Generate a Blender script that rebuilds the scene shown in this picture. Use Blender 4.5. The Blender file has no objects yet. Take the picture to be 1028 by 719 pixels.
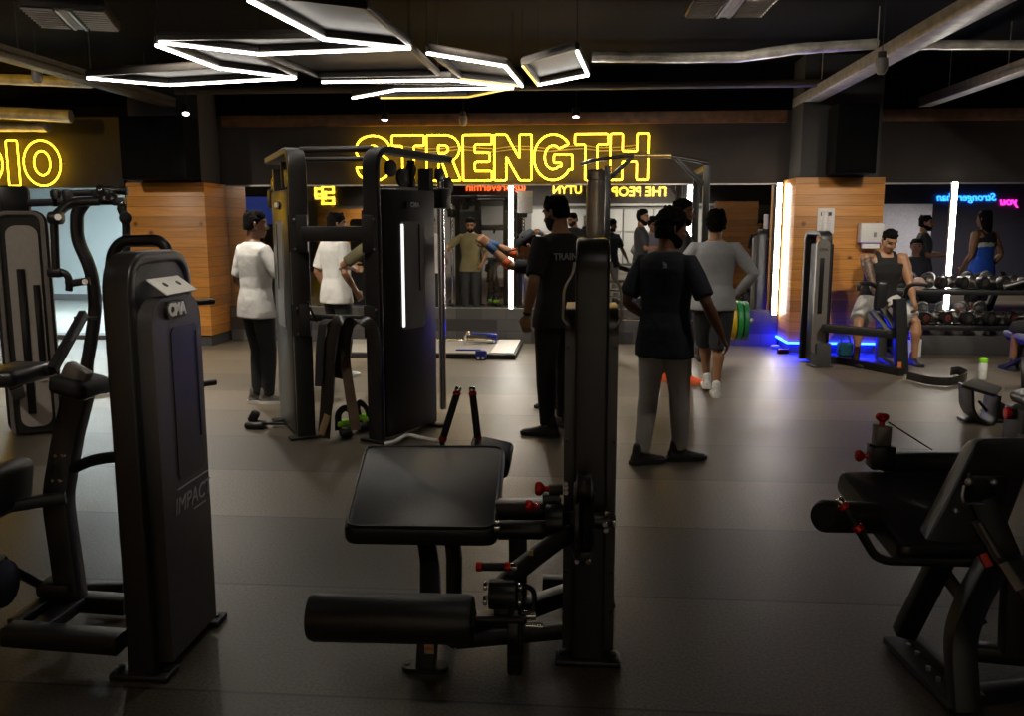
import bpy, bmesh, math, random
from mathutils import Vector as V, Matrix, Quaternion
random.seed(7)
SC = bpy.context.scene
COL = SC.collection
PI = math.pi

# ------------------------------------------------------------------ camera
FPX, CXP, CYP, CAMH = 875.0, 514.0, 359.5, 1.6
PITCH = math.atan(134.5 / FPX)
YAW = math.atan(71.0 / math.hypot(FPX, 134.5))
cam_data = bpy.data.cameras.new('camera')
cam = bpy.data.objects.new('camera', cam_data)
COL.objects.link(cam)
cam.location = (0, 0, CAMH)
cam.rotation_euler = (PI / 2 - PITCH, 0, YAW)
cam_data.sensor_fit = 'HORIZONTAL'
cam_data.sensor_width = 36.0
cam_data.lens = FPX / 1028 * 36.0
cam_data.clip_start = 0.05
cam_data.clip_end = 100
SC.camera = cam

# ------------------------------------------------------------------ world, exposure
SC.view_settings.view_transform = 'Standard'
SC.view_settings.look = 'None'
SC.view_settings.gamma = 1.0
SC.view_settings.use_curve_mapping = False
SC.view_settings.exposure = 0.0
wd = bpy.data.worlds.new('gym_world')
SC.world = wd
wd.use_nodes = True
wd.node_tree.nodes['Background'].inputs[0].default_value = (0.010, 0.010, 0.011, 1)
wd.node_tree.nodes['Background'].inputs[1].default_value = 1.0
SC.cycles.use_denoising = True
SC.cycles.max_bounces = 10
SC.cycles.glossy_bounces = 6
SC.cycles.sample_clamp_indirect = 4.0
SC.cycles.caustics_reflective = False
SC.cycles.caustics_refractive = False

SPOT_W = 230.0       # ceiling spotlights
LED_STR = 44.0       # white led lines
NEON_STR = 14.0

# ------------------------------------------------------------------ photo geometry -> world
_cp, _sp, _cy, _sy = math.cos(PITCH), math.sin(PITCH), math.cos(YAW), math.sin(YAW)
_fw = V((-_sy * _cp, _cy * _cp, -_sp)); _rt = V((_cy, _sy, 0)); _up = _rt.cross(_fw)
_C = V((0, 0, CAMH))
def _ray(x, y): return _rt * (x - CXP) + _up * (CYP - y) + _fw * FPX
def at(x, y, Y):
    d = _ray(x, y); return _C + d * (Y / d.y)
def atz(x, y, Z=0.0):
    d = _ray(x, y); return _C + d * ((Z - CAMH) / d.z)

def X_at(px, Y): return at(px, 225, Y).x

# ------------------------------------------------------------------ materials
_mats = {}
def _nodes(name):
    m = bpy.data.materials.new(name); m.use_nodes = True
    nt = m.node_tree; b = nt.nodes['Principled BSDF']
    return m, nt, b
def mat(name, col, rough=0.5, metal=0.0, var=0.12, scale=30.0, bump=0.0, bscale=None, coat=0.0, sheen=0.0, detail=4.0, bdist=0.01):
    if name in _mats: return _mats[name]
    m, nt, b = _nodes(name)
    b.inputs['Roughness'].default_value = rough
    b.inputs['Metallic'].default_value = metal
    b.inputs['Coat Weight'].default_value = coat
    b.inputs['Sheen Weight'].default_value = sheen
    tc = nt.nodes.new('ShaderNodeTexCoord')
    nz = nt.nodes.new('ShaderNodeTexNoise'); nz.inputs['Scale'].default_value = scale; nz.inputs['Detail'].default_value = detail
    nt.links.new(tc.outputs['Object'], nz.inputs['Vector'])
    rp = nt.nodes.new('ShaderNodeValToRGB')
    c = V(col)
    rp.color_ramp.elements[0].position = 0.3; rp.color_ramp.elements[1].position = 0.7
    rp.color_ramp.elements[0].color = (*(c * (1 - var)), 1)
    rp.color_ramp.elements[1].color = (*(c * (1 + var)), 1)
    nt.links.new(nz.outputs['Fac'], rp.inputs['Fac'])
    nt.links.new(rp.outputs['Color'], b.inputs['Base Color'])
    if bump:
        n2 = nt.nodes.new('ShaderNodeTexNoise'); n2.inputs['Scale'].default_value = bscale or scale * 4; n2.inputs['Detail'].default_value = 3
        nt.links.new(tc.outputs['Object'], n2.inputs['Vector'])
        bp = nt.nodes.new('ShaderNodeBump'); bp.inputs['Strength'].default_value = bump; bp.inputs['Distance'].default_value = bdist
        nt.links.new(n2.outputs['Fac'], bp.inputs['Height']); nt.links.new(bp.outputs['Normal'], b.inputs['Normal'])
    _mats[name] = m
    return m
def emit(name, col, strength):
    if name in _mats: return _mats[name]
    m, nt, b = _nodes(name)
    b.inputs['Base Color'].default_value = (*[min(1, 0.3 + c) for c in col], 1)
    b.inputs['Emission Color'].default_value = (*col, 1)
    b.inputs['Emission Strength'].default_value = strength
    _mats[name] = m
    return m
def wood_mat(name, c1, c2, plank=0.13):
    if name in _mats: return _mats[name]
    m, nt, b = _nodes(name)
    N = nt.nodes.new; L = nt.links.new
    tc = N('ShaderNodeTexCoord')
    sep = N('ShaderNodeSeparateXYZ'); L(tc.outputs['Object'], sep.inputs[0])
    # plank index along z
    dv = N('ShaderNodeMath'); dv.operation = 'DIVIDE'; L(sep.outputs['Z'], dv.inputs[0]); dv.inputs[1].default_value = plank
    fl = N('ShaderNodeMath'); fl.operation = 'FLOOR'; L(dv.outputs[0], fl.inputs[0])
    fr = N('ShaderNodeMath'); fr.operation = 'FRACT'; L(dv.outputs[0], fr.inputs[0])
    wn = N('ShaderNodeTexWhiteNoise'); wn.noise_dimensions = '1D'; L(fl.outputs[0], wn.inputs['W'])
    mp = N('ShaderNodeMapping'); mp.inputs['Scale'].default_value = (1.2, 1.2, 22)
    ad = N('ShaderNodeVectorMath'); ad.operation = 'ADD'; L(tc.outputs['Object'], ad.inputs[0])
    sc = N('ShaderNodeVectorMath'); sc.operation = 'SCALE'; L(wn.outputs['Color'], sc.inputs[0]); sc.inputs['Scale'].default_value = 9
    L(sc.outputs[0], ad.inputs[1]); L(ad.outputs[0], mp.inputs[0])
    nz = N('ShaderNodeTexNoise'); nz.inputs['Scale'].default_value = 2.4; nz.inputs['Detail'].default_value = 6; nz.inputs['Distortion'].default_value = 0.6
    L(mp.outputs[0], nz.inputs['Vector'])
    rp = N('ShaderNodeValToRGB'); rp.color_ramp.elements[0].position = 0.3; rp.color_ramp.elements[1].position = 0.72
    rp.color_ramp.elements[0].color = (*c1, 1); rp.color_ramp.elements[1].color = (*c2, 1)
    L(nz.outputs['Fac'], rp.inputs[0])
    # knots
    kn = N('ShaderNodeTexVoronoi'); kn.inputs['Scale'].default_value = 2.6; L(ad.outputs[0], kn.inputs['Vector'])
    kr = N('ShaderNodeValToRGB'); kr.color_ramp.elements[0].position = 0.04; kr.color_ramp.elements[1].position = 0.11
    kr.color_ramp.elements[0].color = (0.25, 0.2, 0.18, 1); kr.color_ramp.elements[1].color = (1, 1, 1, 1)
    L(kn.outputs['Distance'], kr.inputs[0])
    mk = N('ShaderNodeMixRGB'); mk.blend_type = 'MULTIPLY'; mk.inputs[0].default_value = 1; L(rp.outputs[0], mk.inputs[1]); L(kr.outputs[0], mk.inputs[2])
    # tone per plank
    tn = N('ShaderNodeMapRange'); tn.inputs[3].default_value = 0.78; tn.inputs[4].default_value = 1.18; L(wn.outputs['Value'], tn.inputs[0])
    mt = N('ShaderNodeVectorMath'); mt.operation = 'SCALE'; L(mk.outputs[0], mt.inputs[0]); L(tn.outputs[0], mt.inputs['Scale'])
    # groove
    gr = N('ShaderNodeMath'); gr.operation = 'LESS_THAN'; L(fr.outputs[0], gr.inputs[0]); gr.inputs[1].default_value = 0.035
    mg = N('ShaderNodeMixRGB'); L(gr.outputs[0], mg.inputs[0]); L(mt.outputs[0], mg.inputs[1]); mg.inputs[2].default_value = (c1[0] * .3, c1[1] * .3, c1[2] * .3, 1)
    L(mg.outputs[0], b.inputs['Base Color'])
    b.inputs['Roughness'].default_value = 0.42
    bp = N('ShaderNodeBump'); bp.inputs['Strength'].default_value = 0.5; bp.inputs['Distance'].default_value = 0.01; bp.invert = True
    L(gr.outputs[0], bp.inputs['Height']); L(bp.outputs['Normal'], b.inputs['Normal'])
    _mats[name] = m
    return m
def rubber_floor():
    m, nt, b = _nodes('rubber_floor')
    N = nt.nodes.new; L = nt.links.new
    tc = N('ShaderNodeTexCoord'); sep = N('ShaderNodeSeparateXYZ'); L(tc.outputs['Object'], sep.inputs[0])
    ad = N('ShaderNodeMath'); ad.operation = 'ADD'; L(sep.outputs['Y'], ad.inputs[0]); ad.inputs[1].default_value = 100 * 0.895 - 2.71
    dv = N('ShaderNodeMath'); dv.operation = 'DIVIDE'; L(ad.outputs[0], dv.inputs[0]); dv.inputs[1].default_value = 0.895
    fr = N('ShaderNodeMath'); fr.operation = 'FRACT'; L(dv.outputs[0], fr.inputs[0])
    fl = N('ShaderNodeMath'); fl.operation = 'FLOOR'; L(dv.outputs[0], fl.inputs[0])
    gr = N('ShaderNodeMath'); gr.operation = 'LESS_THAN'; L(fr.outputs[0], gr.inputs[0]); gr.inputs[1].default_value = 0.016
    wn = N('ShaderNodeTexWhiteNoise'); wn.noise_dimensions = '1D'; L(fl.outputs[0], wn.inputs['W'])
    n1 = N('ShaderNodeTexNoise'); n1.inputs['Scale'].default_value = 85; n1.inputs['Detail'].default_value = 2; L(tc.outputs['Object'], n1.inputs['Vector'])
    n2 = N('ShaderNodeTexNoise'); n2.inputs['Scale'].default_value = 1.3; n2.inputs['Detail'].default_value = 5; n2.inputs['Roughness'].default_value = 0.65; L(tc.outputs['Object'], n2.inputs['Vector'])
    r1 = N('ShaderNodeValToRGB'); r1.color_ramp.elements[0].position = 0.35; r1.color_ramp.elements[1].position = 0.75
    r1.color_ramp.elements[0].color = (0.060, 0.049, 0.035, 1); r1.color_ramp.elements[1].color = (0.150, 0.124, 0.088, 1); L(n1.outputs['Fac'], r1.inputs[0])
    r2 = N('ShaderNodeMapRange'); r2.inputs[3].default_value = 0.7; r2.inputs[4].default_value = 1.3; L(n2.outputs['Fac'], r2.inputs[0])
    r3 = N('ShaderNodeMapRange'); r3.inputs[3].default_value = 0.66; r3.inputs[4].default_value = 1.30; L(wn.outputs['Value'], r3.inputs[0])
    mm = N('ShaderNodeMath'); mm.operation = 'MULTIPLY'; L(r2.outputs[0], mm.inputs[0]); L(r3.outputs[0], mm.inputs[1])
    vs = N('ShaderNodeVectorMath'); vs.operation = 'SCALE'; L(r1.outputs[0], vs.inputs[0]); L(mm.outputs[0], vs.inputs['Scale'])
    mg = N('ShaderNodeMixRGB'); L(gr.outputs[0], mg.inputs[0]); L(vs.outputs[0], mg.inputs[1]); mg.inputs[2].default_value = (0.02, 0.018, 0.016, 1)
    L(mg.outputs[0], b.inputs['Base Color'])
    rr = N('ShaderNodeMapRange'); rr.inputs[3].default_value = 0.37; rr.inputs[4].default_value = 0.53; L(n2.outputs['Fac'], rr.inputs[0])
    L(rr.outputs[0], b.inputs['Roughness'])
    bp = N('ShaderNodeBump'); bp.inputs['Strength'].default_value = 0.25; bp.inputs['Distance'].default_value = 0.004
    hh = N('ShaderNodeMath'); hh.operation = 'SUBTRACT'; L(n1.outputs['Fac'], hh.inputs[0]); L(gr.outputs[0], hh.inputs[1])
    L(hh.outputs[0], bp.inputs['Height']); L(bp.outputs['Normal'], b.inputs['Normal'])
    return m
def tile_mat():
    m, nt, b = _nodes('stone_tile')
    N = nt.nodes.new; L = nt.links.new
    tc = N('ShaderNodeTexCoord'); mp = N('ShaderNodeMapping'); mp.inputs['Rotation'].default_value = (PI / 2, 0, 0)
    L(tc.outputs['Object'], mp.inputs[0])
    br = N('ShaderNodeTexBrick'); br.offset = 0.37; br.inputs['Scale'].default_value = 1
    br.inputs['Brick Width'].default_value = 0.34; br.inputs['Row Height'].default_value = 0.16; br.inputs['Mortar Size'].default_value = 0.003
    br.inputs['Color1'].default_value = (0.055, 0.052, 0.048, 1); br.inputs['Color2'].default_value = (0.15, 0.145, 0.135, 1); br.inputs['Mortar'].default_value = (0.05, 0.05, 0.05, 1)
    L(mp.outputs[0], br.inputs['Vector'])
    L(br.outputs['Color'], b.inputs['Base Color']); b.inputs['Roughness'].default_value = 0.38
    return m
def glass_mat(name='pane_glass', tint=(0.93, 0.97, 0.97), gloss=0.08):
    if name in _mats: return _mats[name]
    m = bpy.data.materials.new(name); m.use_nodes = True; nt = m.node_tree
    nt.nodes.remove(nt.nodes['Principled BSDF'])
    out = nt.nodes['Material Output']
    t = nt.nodes.new('ShaderNodeBsdfTransparent'); t.inputs[0].default_value = (*tint, 1)
    g = nt.nodes.new('ShaderNodeBsdfGlossy'); g.inputs['Roughness'].default_value = 0.02
    mx = nt.nodes.new('ShaderNodeMixShader'); mx.inputs[0].default_value = gloss
    nt.links.new(t.outputs[0], mx.inputs[1]); nt.links.new(g.outputs[0], mx.inputs[2]); nt.links.new(mx.outputs[0], out.inputs[0])
    _mats[name] = m
    return m

BLACK = mat('black_powder_coat', (0.007, 0.007, 0.0075), 0.42, var=0.2, bump=0.05, bscale=300)
BAND = mat('charcoal_powder_coat', (0.017, 0.0155, 0.0145), 0.38, var=0.12, bump=0.05, bscale=300)
SHROUD = mat('graphite_panel', (0.042, 0.039, 0.036), 0.34, metal=0.15, var=0.08, bump=0.03, bscale=200)
GREYP = mat('grey_panel', (0.16, 0.145, 0.13), 0.38, metal=0.3, var=0.08)
VINYL = mat('black_vinyl', (0.013, 0.013, 0.014), 0.36, var=0.15, bump=0.12, bscale=140)
FOAM = mat('black_foam', (0.016, 0.015, 0.0145), 0.45, var=0.2, bump=0.1, bscale=120)
RUBBER = mat('black_rubber', (0.009, 0.009, 0.009), 0.6, var=0.25, bump=0.1)
CHROME = mat('chrome', (0.72, 0.71, 0.70), 0.14, metal=1.0, var=0.03)
STEEL = mat('brushed_steel', (0.42, 0.40, 0.38), 0.3, metal=1.0, var=0.08)
RED = mat('red_anodised', (0.62, 0.016, 0.014), 0.26, metal=0.45, var=0.1)
WHITEP = mat('white_plastic', (0.60, 0.585, 0.56), 0.4, var=0.03)
PAPER = mat('paper', (0.68, 0.66, 0.62), 0.8, var=0.03)
SMOKE = mat('smoked_acrylic', (0.008, 0.008, 0.008), 0.28, var=0.1)
DARKGREY = mat('dark_grey_paint', (0.035, 0.033, 0.033), 0.7, var=0.1)
WOOD = wood_mat('pine_cladding', (0.42, 0.165, 0.028), (0.58, 0.255, 0.050))
LEDW = emit('led_white', (1.0, 0.94, 0.84), LED_STR)
LEDB = emit('led_blue', (0.002, 0.012, 1.0), 110.0)
NEON = emit('neon_yellow', (1.0, 0.55, 0.010), NEON_STR)
LEDC = emit('led_ceiling', (1.0, 0.94, 0.84), 17.0)
GOLD = emit('gold_reflection_glow', (1.0, 0.6, 0.08), 1.2)  # weak glow stands in for gold reflections on unlit frame edges

# ------------------------------------------------------------------ object helpers
def tag(o, label=None, cat=None, group=None, kind=None):
    if label: o['label'] = label
    if cat: o['category'] = cat
    if group: o['group'] = group
    if kind: o['kind'] = kind
    return o
def empty(name, loc, rz=0.0, label=None, cat=None, group=None):
    o = bpy.data.objects.new(name, None); COL.objects.link(o)
    o.location = loc; o.rotation_euler = (0, 0, rz); o.empty_display_size = 0.1
    return tag(o, label, cat, group)
def base_world(o):
    m = Matrix.Identity(4)
    while o is not None:
        m = Matrix.LocRotScale(o.location, o.rotation_euler, None) @ m
        o = o.parent
    return m
def copy_tree(o, parent=None):
    c = o.copy(); COL.objects.link(c)
    if parent: c.parent = parent
    for ch in [k for k in bpy.data.objects if k.parent == o]: copy_tree(ch, c)
    return c
def frame_of(d, up=None):
    d = V(d).normalized()
    u = V(up) if up is not None else (V((0, 0, 1)) if abs(d.z) < 0.9 else V((1, 0, 0)))
    s = d.cross(u)
    if s.length < 1e-5:
        s = d.cross(V((0, 1, 0)))
    s.normalize()
    return s, s.cross(d).normalized(), d
def rounded(w, h, r, n=5):
    pts = []
    for cx, cy, a0 in ((w / 2 - r, h / 2 - r, 0), (-w / 2 + r, h / 2 - r, 90), (-w / 2 + r, -h / 2 + r, 180), (w / 2 - r, -h / 2 + r, 270)):
        for k in range(n + 1):
            a = math.radians(a0 + 90 * k / n); pts.append((cx + r * math.cos(a), cy + r * math.sin(a)))
    return pts
def circ(r, n=12): return [(r * math.cos(2 * PI * k / n), r * math.sin(2 * PI * k / n)) for k in range(n)]
def fillet(pts, r, n=5):
    pts = [V(p) for p in pts]; out = [pts[0]]
    for i in range(1, len(pts) - 1):
        a, b, c = pts[i - 1], pts[i], pts[i + 1]
        u, w = (a - b), (c - b)
        t = min(r, u.length * 0.45, w.length * 0.45)
        p, q = b + u.normalized() * t, b + w.normalized() * t
        for k in range(n + 1):
            s = k / n
            out.append((1 - s) ** 2 * p + 2 * s * (1 - s) * b + s * s * q)
    out.append(pts[-1]); return out

class MB:
    def __init__(s): s.b = bmesh.new()
    def _loop(s, rings, closed=False, caps=True):
        R = [[s.b.verts.new(p) for p in r] for r in rings]
        n = len(R[0]); m = len(R)
        for i in range(m if closed else m - 1):
            A, B = R[i], R[(i + 1) % m]
            for k in range(n):
                try: s.b.faces.new((A[k], A[(k + 1) % n], B[(k + 1) % n], B[k]))
                except ValueError: pass
        if caps and not closed:
            s.b.faces.new(list(reversed(R[0]))); s.b.faces.new(R[-1])
        return s
    def box(s, c, size, rot=None, bev=0.0, seg=2):
        t = bmesh.new(); bmesh.ops.create_cube(t, size=1.0)
        for v in t.verts: v.co = V((v.co.x * size[0], v.co.y * size[1], v.co.z * size[2]))
        if bev: bmesh.ops.bevel(t, geom=list(t.edges), offset=min(bev, min(size) * 0.49), segments=seg, profile=0.5, affect='EDGES')
        M = (rot.to_4x4() if rot else Matrix.Identity(4)); M = Matrix.Translation(V(c)) @ M
        return s.merge(t, M)
    def merge(s, t, M=None):
        mp = {}
        for v in t.verts: mp[v] = s.b.verts.new(M @ v.co if M else v.co)
        for f in t.faces:
            try: s.b.faces.new([mp[v] for v in f.verts])
            except ValueError: pass
        t.free(); return s
    def sweep(s, pts, sec, up=None, closed=False, caps=True, scale=None):
        pts = [V(p) for p in pts]; n = len(pts); rings = []; pu = None
        for i, p in enumerate(pts):
            if closed: d = pts[(i + 1) % n] - pts[i - 1]
            elif i == 0: d = pts[1] - pts[0]
            elif i == n - 1: d = pts[-1] - pts[-2]
            else: d = (pts[i + 1] - p).normalized() + (p - pts[i - 1]).normalized()
            if d.length < 1e-6: d = pts[min(i + 1, n - 1)] - pts[max(i - 1, 0)]
            sx, sy, dd = frame_of(d, up if up is not None else pu)
            if up is None: pu = sy
            k = scale[i] if scale else 1.0
            # widen at mitres
            rings.append([p + sx * (a * k) + sy * (b * k) for a, b in sec])
        return s._loop(rings, closed, caps)
    def tube(s, pts, r, n=12, fil=0.0, closed=False, scale=None):
        if fil: pts = fillet(pts, fil)
        return s.sweep(pts, circ(r, n), closed=closed, scale=scale)
    def bar(s, pts, w, h, up=(0, 0, 1), fil=0.0, r=0.008):
        if fil: pts = fillet(pts, fil)
        return s.sweep(pts, rounded(w, h, min(r, w * .4, h * .4), 2), up=up)
    def cyl(s, p, q, r, r2=None, n=16, bev=0.0):
        p, q = V(p), V(q); r2 = r if r2 is None else r2
        d = (q - p); L = d.length; dn = d.normalized()
        if bev:
            return s.sweep([p, p + dn * bev * .35, p + dn * bev, q - dn * bev, q - dn * bev * .35, q], circ(1, n), scale=[r - bev, r - bev * .25, r, r2, r2 - bev * .25, r2 - bev])
        return s.sweep([p, q], circ(1, n), scale=[r, r2])
    def lathe(s, prof, base=(0, 0, 0), axis=(0, 0, 1), n=18):
        b = V(base); sx, sy, d = frame_of(axis)
        rings = [[b + d * z + (sx * math.cos(2 * PI * k / n) + sy * math.sin(2 * PI * k / n)) * max(r, 1e-4) for k in range(n)] for r, z in prof]
        return s._loop(rings)
    def prism(s, pts2, o, u, v, w, t):
        """2-D outline (CCW in u,v) at origin o, extruded t along w"""
        o, u, v, w = V(o), V(u), V(v), V(w)
        return s._loop([[o + u * a + v * b for a, b in pts2], [o + u * a + v * b + w * t for a, b in pts2]])
    def ball(s, c, r, n=10, sq=(1, 1, 1)):
        t = bmesh.new(); bmesh.ops.create_uvsphere(t, u_segments=n + 2, v_segments=n, radius=1)
        rr = (r, r, r) if isinstance(r, (int, float)) else r
        for v in t.verts: v.co = V((v.co.x * rr[0], v.co.y * rr[1], v.co.z * rr[2])) + V(c)
        return s.merge(t)
    NOSPLIT = {'text_line', 'standoff', 'centre_grille', 'slat_panel', 'weight_stack', 'rule_line', 'badge_lettering', 'stock'}
    def islands(s):
        """groups of connected faces, merged where their bounds touch"""
        bm = s.b; bm.verts.ensure_lookup_table(); seen = set(); isl = []
        for v in bm.verts:
            if v in seen: continue
            st = [v]; seen.add(v); vs = []
            while st:
                q = st.pop(); vs.append(q)
                for ed in q.link_edges:
                    o = ed.other_vert(q)
                    if o not in seen: seen.add(o); st.append(o)
            lo = [min(q.co[i] for q in vs) - .002 for i in range(3)]; hi = [max(q.co[i] for q in vs) + .002 for i in range(3)]
            isl.append([vs, lo, hi])
        grp = list(range(len(isl)))
        def root(i):
            while grp[i] != i: i = grp[i]
            return i
        for i in range(len(isl)):
            for j in range(i):
                if all(isl[i][1][k] <= isl[j][2][k] and isl[j][1][k] <= isl[i][2][k] for k in range(3)): grp[root(i)] = root(j)
        out = {}
        for i in range(len(isl)): out.setdefault(root(i), []).extend(isl[i][0])
        return list(out.values())
    def out(s, name, m, parent=None, world=False, smooth=35, loc=None):
        bmesh.ops.recalc_face_normals(s.b, faces=list(s.b.faces))
        if world and parent is not None:
            s.b.transform(base_world(parent).inverted())
        elif loc is not None:
            s.b.transform(Matrix.Translation(-V(loc)))
        pieces = [None]
        if parent is not None and name not in MB.NOSPLIT:
            gs = s.islands()
            if 1 < len(gs) <= 60: pieces = sorted(gs, key=len, reverse=True)
        first = None
        for g in pieces:
            me = bpy.data.meshes.new(name)
            if g is None: s.b.to_mesh(me)
            else:
                t = bmesh.new(); mp = {v: t.verts.new(v.co) for v in g}
                fs = {f for v in g for f in v.link_faces}
                for f in fs: t.faces.new([mp[v] for v in f.verts])
                t.normal_update(); t.to_mesh(me); t.free()
            me.shade_smooth(); me.set_sharp_from_angle(angle=math.radians(smooth))
            me.materials.append(m)
            o = bpy.data.objects.new(name, me); COL.objects.link(o)
            if parent is not None: o.parent = parent
            elif loc is not None: o.location = loc
            first = first or o
        s.b.free()
        return first
def text_mesh(name, body, size, m, parent, loc, rot, depth=0.002, bold=0.0, shear=0.0, align='CENTER'):
    cu = bpy.data.curves.new(name, 'FONT'); cu.body = body; cu.size = size; cu.extrude = depth; cu.offset = bold; cu.shear = shear
    cu.align_x = align; cu.align_y = 'CENTER'; cu.resolution_u = 3
    t = bpy.data.objects.new(name, cu); COL.objects.link(t)
    dg = bpy.context.evaluated_depsgraph_get()
    me = bpy.data.meshes.new_from_object(t.evaluated_get(dg))
    bpy.data.objects.remove(t); bpy.data.curves.remove(cu)
    me.materials.clear(); me.materials.append(m)
    o = bpy.data.objects.new(name, me); COL.objects.link(o)
    if parent is not None: o.parent = parent
    o.location = loc; o.rotation_euler = rot
    return o
# ================================================================== THE ROOM
WY = 11.8            # plane of the mirrors and of the sign wall
CEIL = 3.62
def struct(o): return tag(o, kind='structure')
fl = MB(); fl.box((0, 6.15, -0.05), (24, 23.3, 0.1)); struct(fl.out('floor', rubber_floor()))
CEILM = mat('black_ceiling', (0.0025, 0.0025, 0.0027), 0.85, var=0.3, scale=3)
CEILM.node_tree.nodes['Principled BSDF'].inputs['Specular IOR Level'].default_value = 0.08
cl = MB(); cl.box((0, 6.15, CEIL + 0.05), (24, 23.3, 0.1)); struct(cl.out('ceiling', CEILM))
WALLD = mat('dark_brown_wall', (0.034, 0.028, 0.025), 0.75, var=0.12, scale=4, bump=0.05)
b = MB(); b.box((2.83, WY + 0.12, CEIL / 2), (18.34, 0.2, CEIL))
b.box((-9.2, WY + 0.12, (2.10 + CEIL) / 2), (5.8, 0.2, CEIL - 2.10)); struct(b.out('wall_back', WALLD))
b = MB(); b.box((12.05, 6.15, CEIL / 2), (0.1, 23.3, CEIL)); struct(b.out('wall_right', DARKGREY))
b = MB(); b.box((-12.05, 6.15, CEIL / 2), (0.1, 23.3, CEIL)); struct(b.out('wall_left', DARKGREY))
WALLF = mat('grey_wall', (0.13, 0.125, 0.12), 0.7, var=0.06, scale=3)
b = MB(); b.box((0, -5.45, CEIL / 2), (24, 0.1, CEIL)); struct(b.out('wall_front', WALLF))
# timber band above the sign wall, and black sheet standing in for the dark void above it
TIMBER = mat('stained_timber', (0.16, 0.075, 0.03), 0.5, var=0.35, scale=9)
b = MB(); b.box((-1.14, WY - 0.02, 2.965), (7.46, 0.10, 0.16), bev=0.008); struct(b.out('trim_1', TIMBER))
b = MB(); b.box((7.82, WY - 0.02, 2.965), (8.3, 0.10, 0.16), bev=0.008); struct(b.out('trim_2', TIMBER))
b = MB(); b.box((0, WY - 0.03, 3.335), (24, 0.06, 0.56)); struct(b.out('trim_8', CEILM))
# stone tiled dado under the mirrors
TILE = tile_mat()
b = MB(); b.box((-1.14, WY - 0.02, 0.235), (7.46, 0.10, 0.47)); struct(b.out('baseboard_back', TILE))
b = MB(); b.box((7.82, WY - 0.02, 0.235), (8.3, 0.10, 0.47)); struct(b.out('baseboard_right', TILE))
# mirrors
MIRR = mat('mirror_silver', (0.80, 0.81, 0.81), 0.015, metal=1.0, var=0.01)
def mirror(x0, x1, label):
    e = empty('wall_mirror', ((x0 + x1) / 2, WY, 0.47), label=label, cat='mirror')
    b = MB(); b.box(((x0 + x1) / 2, WY + 0.005, 1.29), (x1 - x0, 0.018, 1.64)); b.out('mirror_glass', MIRR, e, world=True)
    b = MB(); b.box(((x0 + x1) / 2, WY - 0.005, 2.115), (x1 - x0, 0.03, 0.02)); b.out('top_channel', STEEL, e, world=True)
mirror(-4.875, 2.59, 'long wall mirror between the two pine pillars under the yellow neon sign')
mirror(3.65, 11.9, 'wall mirror behind the dumbbell rack right of the pillar')
# vertical light strips standing on the mirror
def strip(x, z0, z1, label, y=WY - 0.03):
    e = empty('strip_light', (x, y, z0), label=label, cat='light', group='vertical light strips on the mirror wall')
    b = MB(); b.box((0, 0.012, (z1 - z0) / 2), (0.075, 0.02, z1 - z0 + 0.02), bev=0.004); b.out('housing', STEEL, e)
    b = MB(); b.box((0, -0.008, (z1 - z0) / 2), (0.06, 0.022, z1 - z0), bev=0.008); b.out('diffuser', LEDW, e)
strip(-0.957, 0.47, 2.10, 'white light strip on the mirror left of the trainer in black')
strip(0.211, 0.47, 2.10, 'white light strip on the mirror just right of the steel bottle')
strip(1.40, 0.47, 2.10, 'white light strip behind the bearded man\'s head')
strip(4.743, 0.50, 2.13, 'white light strip above the dumbbell rack')
strip(2.53, 0.42, 2.12, 'bright white light strip running up the side of the right pine pillar', y=WY - 0.10)

# ---- pillars: dark column, pine cladding, plinth
def pillar(x0, x1, y0, ztop, label, led=False):
    e = empty('pillar', ((x0 + x1) / 2, (y0 + WY) / 2, 0), label=label, cat='pillar')
    cx, w, cy, d = (x0 + x1) / 2, x1 - x0, (y0 + WY) / 2, WY - y0
    b = MB(); b.box((cx, cy + 0.02, (ztop + CEIL) / 2), (w - 0.12, d - 0.1, CEIL - ztop)); b.out('column', DARKGREY, e, world=True)
    b = MB(); b.box((cx, cy, (ztop + 0.14) / 2), (w, d, ztop - 0.14), bev=0.006); b.out('cladding', WOOD, e, world=True)
    b = MB(); b.box((cx, cy + 0.015, 0.07), (w - 0.04, d - 0.03, 0.139)); b.out('plinth', DARKGREY, e, world=True)
    if led:
        b = MB(); b.sweep([(x0 - 0.012, WY - 0.05, 0.125), (x0 - 0.012, y0 - 0.012, 0.125), (x1, y0 - 0.012, 0.125)], [(-.012, -.012), (.012, -.012), (.012, .012), (-.012, .012)], up=(0, 0, 1))
        b.out('led_strip', LEDB, e, world=True)
    return e
pillar(-5.94, -4.875, 11.1, 2.13, 'left pine clad pillar beside the glass studio front')
pillar(2.592, 3.651, 11.1, 2.16, 'right pine clad pillar with blue glow at its foot', led=True)
# speakers hung on the pillars
def speaker(x0, x1, z0, z1, y, label):
    e = empty('wall_speaker', ((x0 + x1) / 2, y, z0), label=label, cat='speaker')
    cx, cz = (x0 + x1) / 2, (z0 + z1) / 2
    b = MB(); b.box((cx, y, cz), (x1 - x0, 0.42, z1 - z0), bev=0.02); b.out('cabinet', CEILM, e, world=True)
    b = MB(); b.box((cx, y - 0.215, cz), (x1 - x0 - 0.06, 0.015, z1 - z0 - 0.06), bev=0.005); b.out('grille', CEILM, e, world=True)
    b = MB(); b.box((cx, y + 0.24, cz), (0.2, 0.1, 0.2)); b.out('bracket', BLACK, e, world=True)
speaker(-5.74, -4.90, 2.15, 2.92, 10.86, 'large black speaker hung high on the left pillar')
speaker(2.93, 3.40, 2.18, 2.98, 10.88, 'black speaker hung above the right pine pillar')

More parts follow.
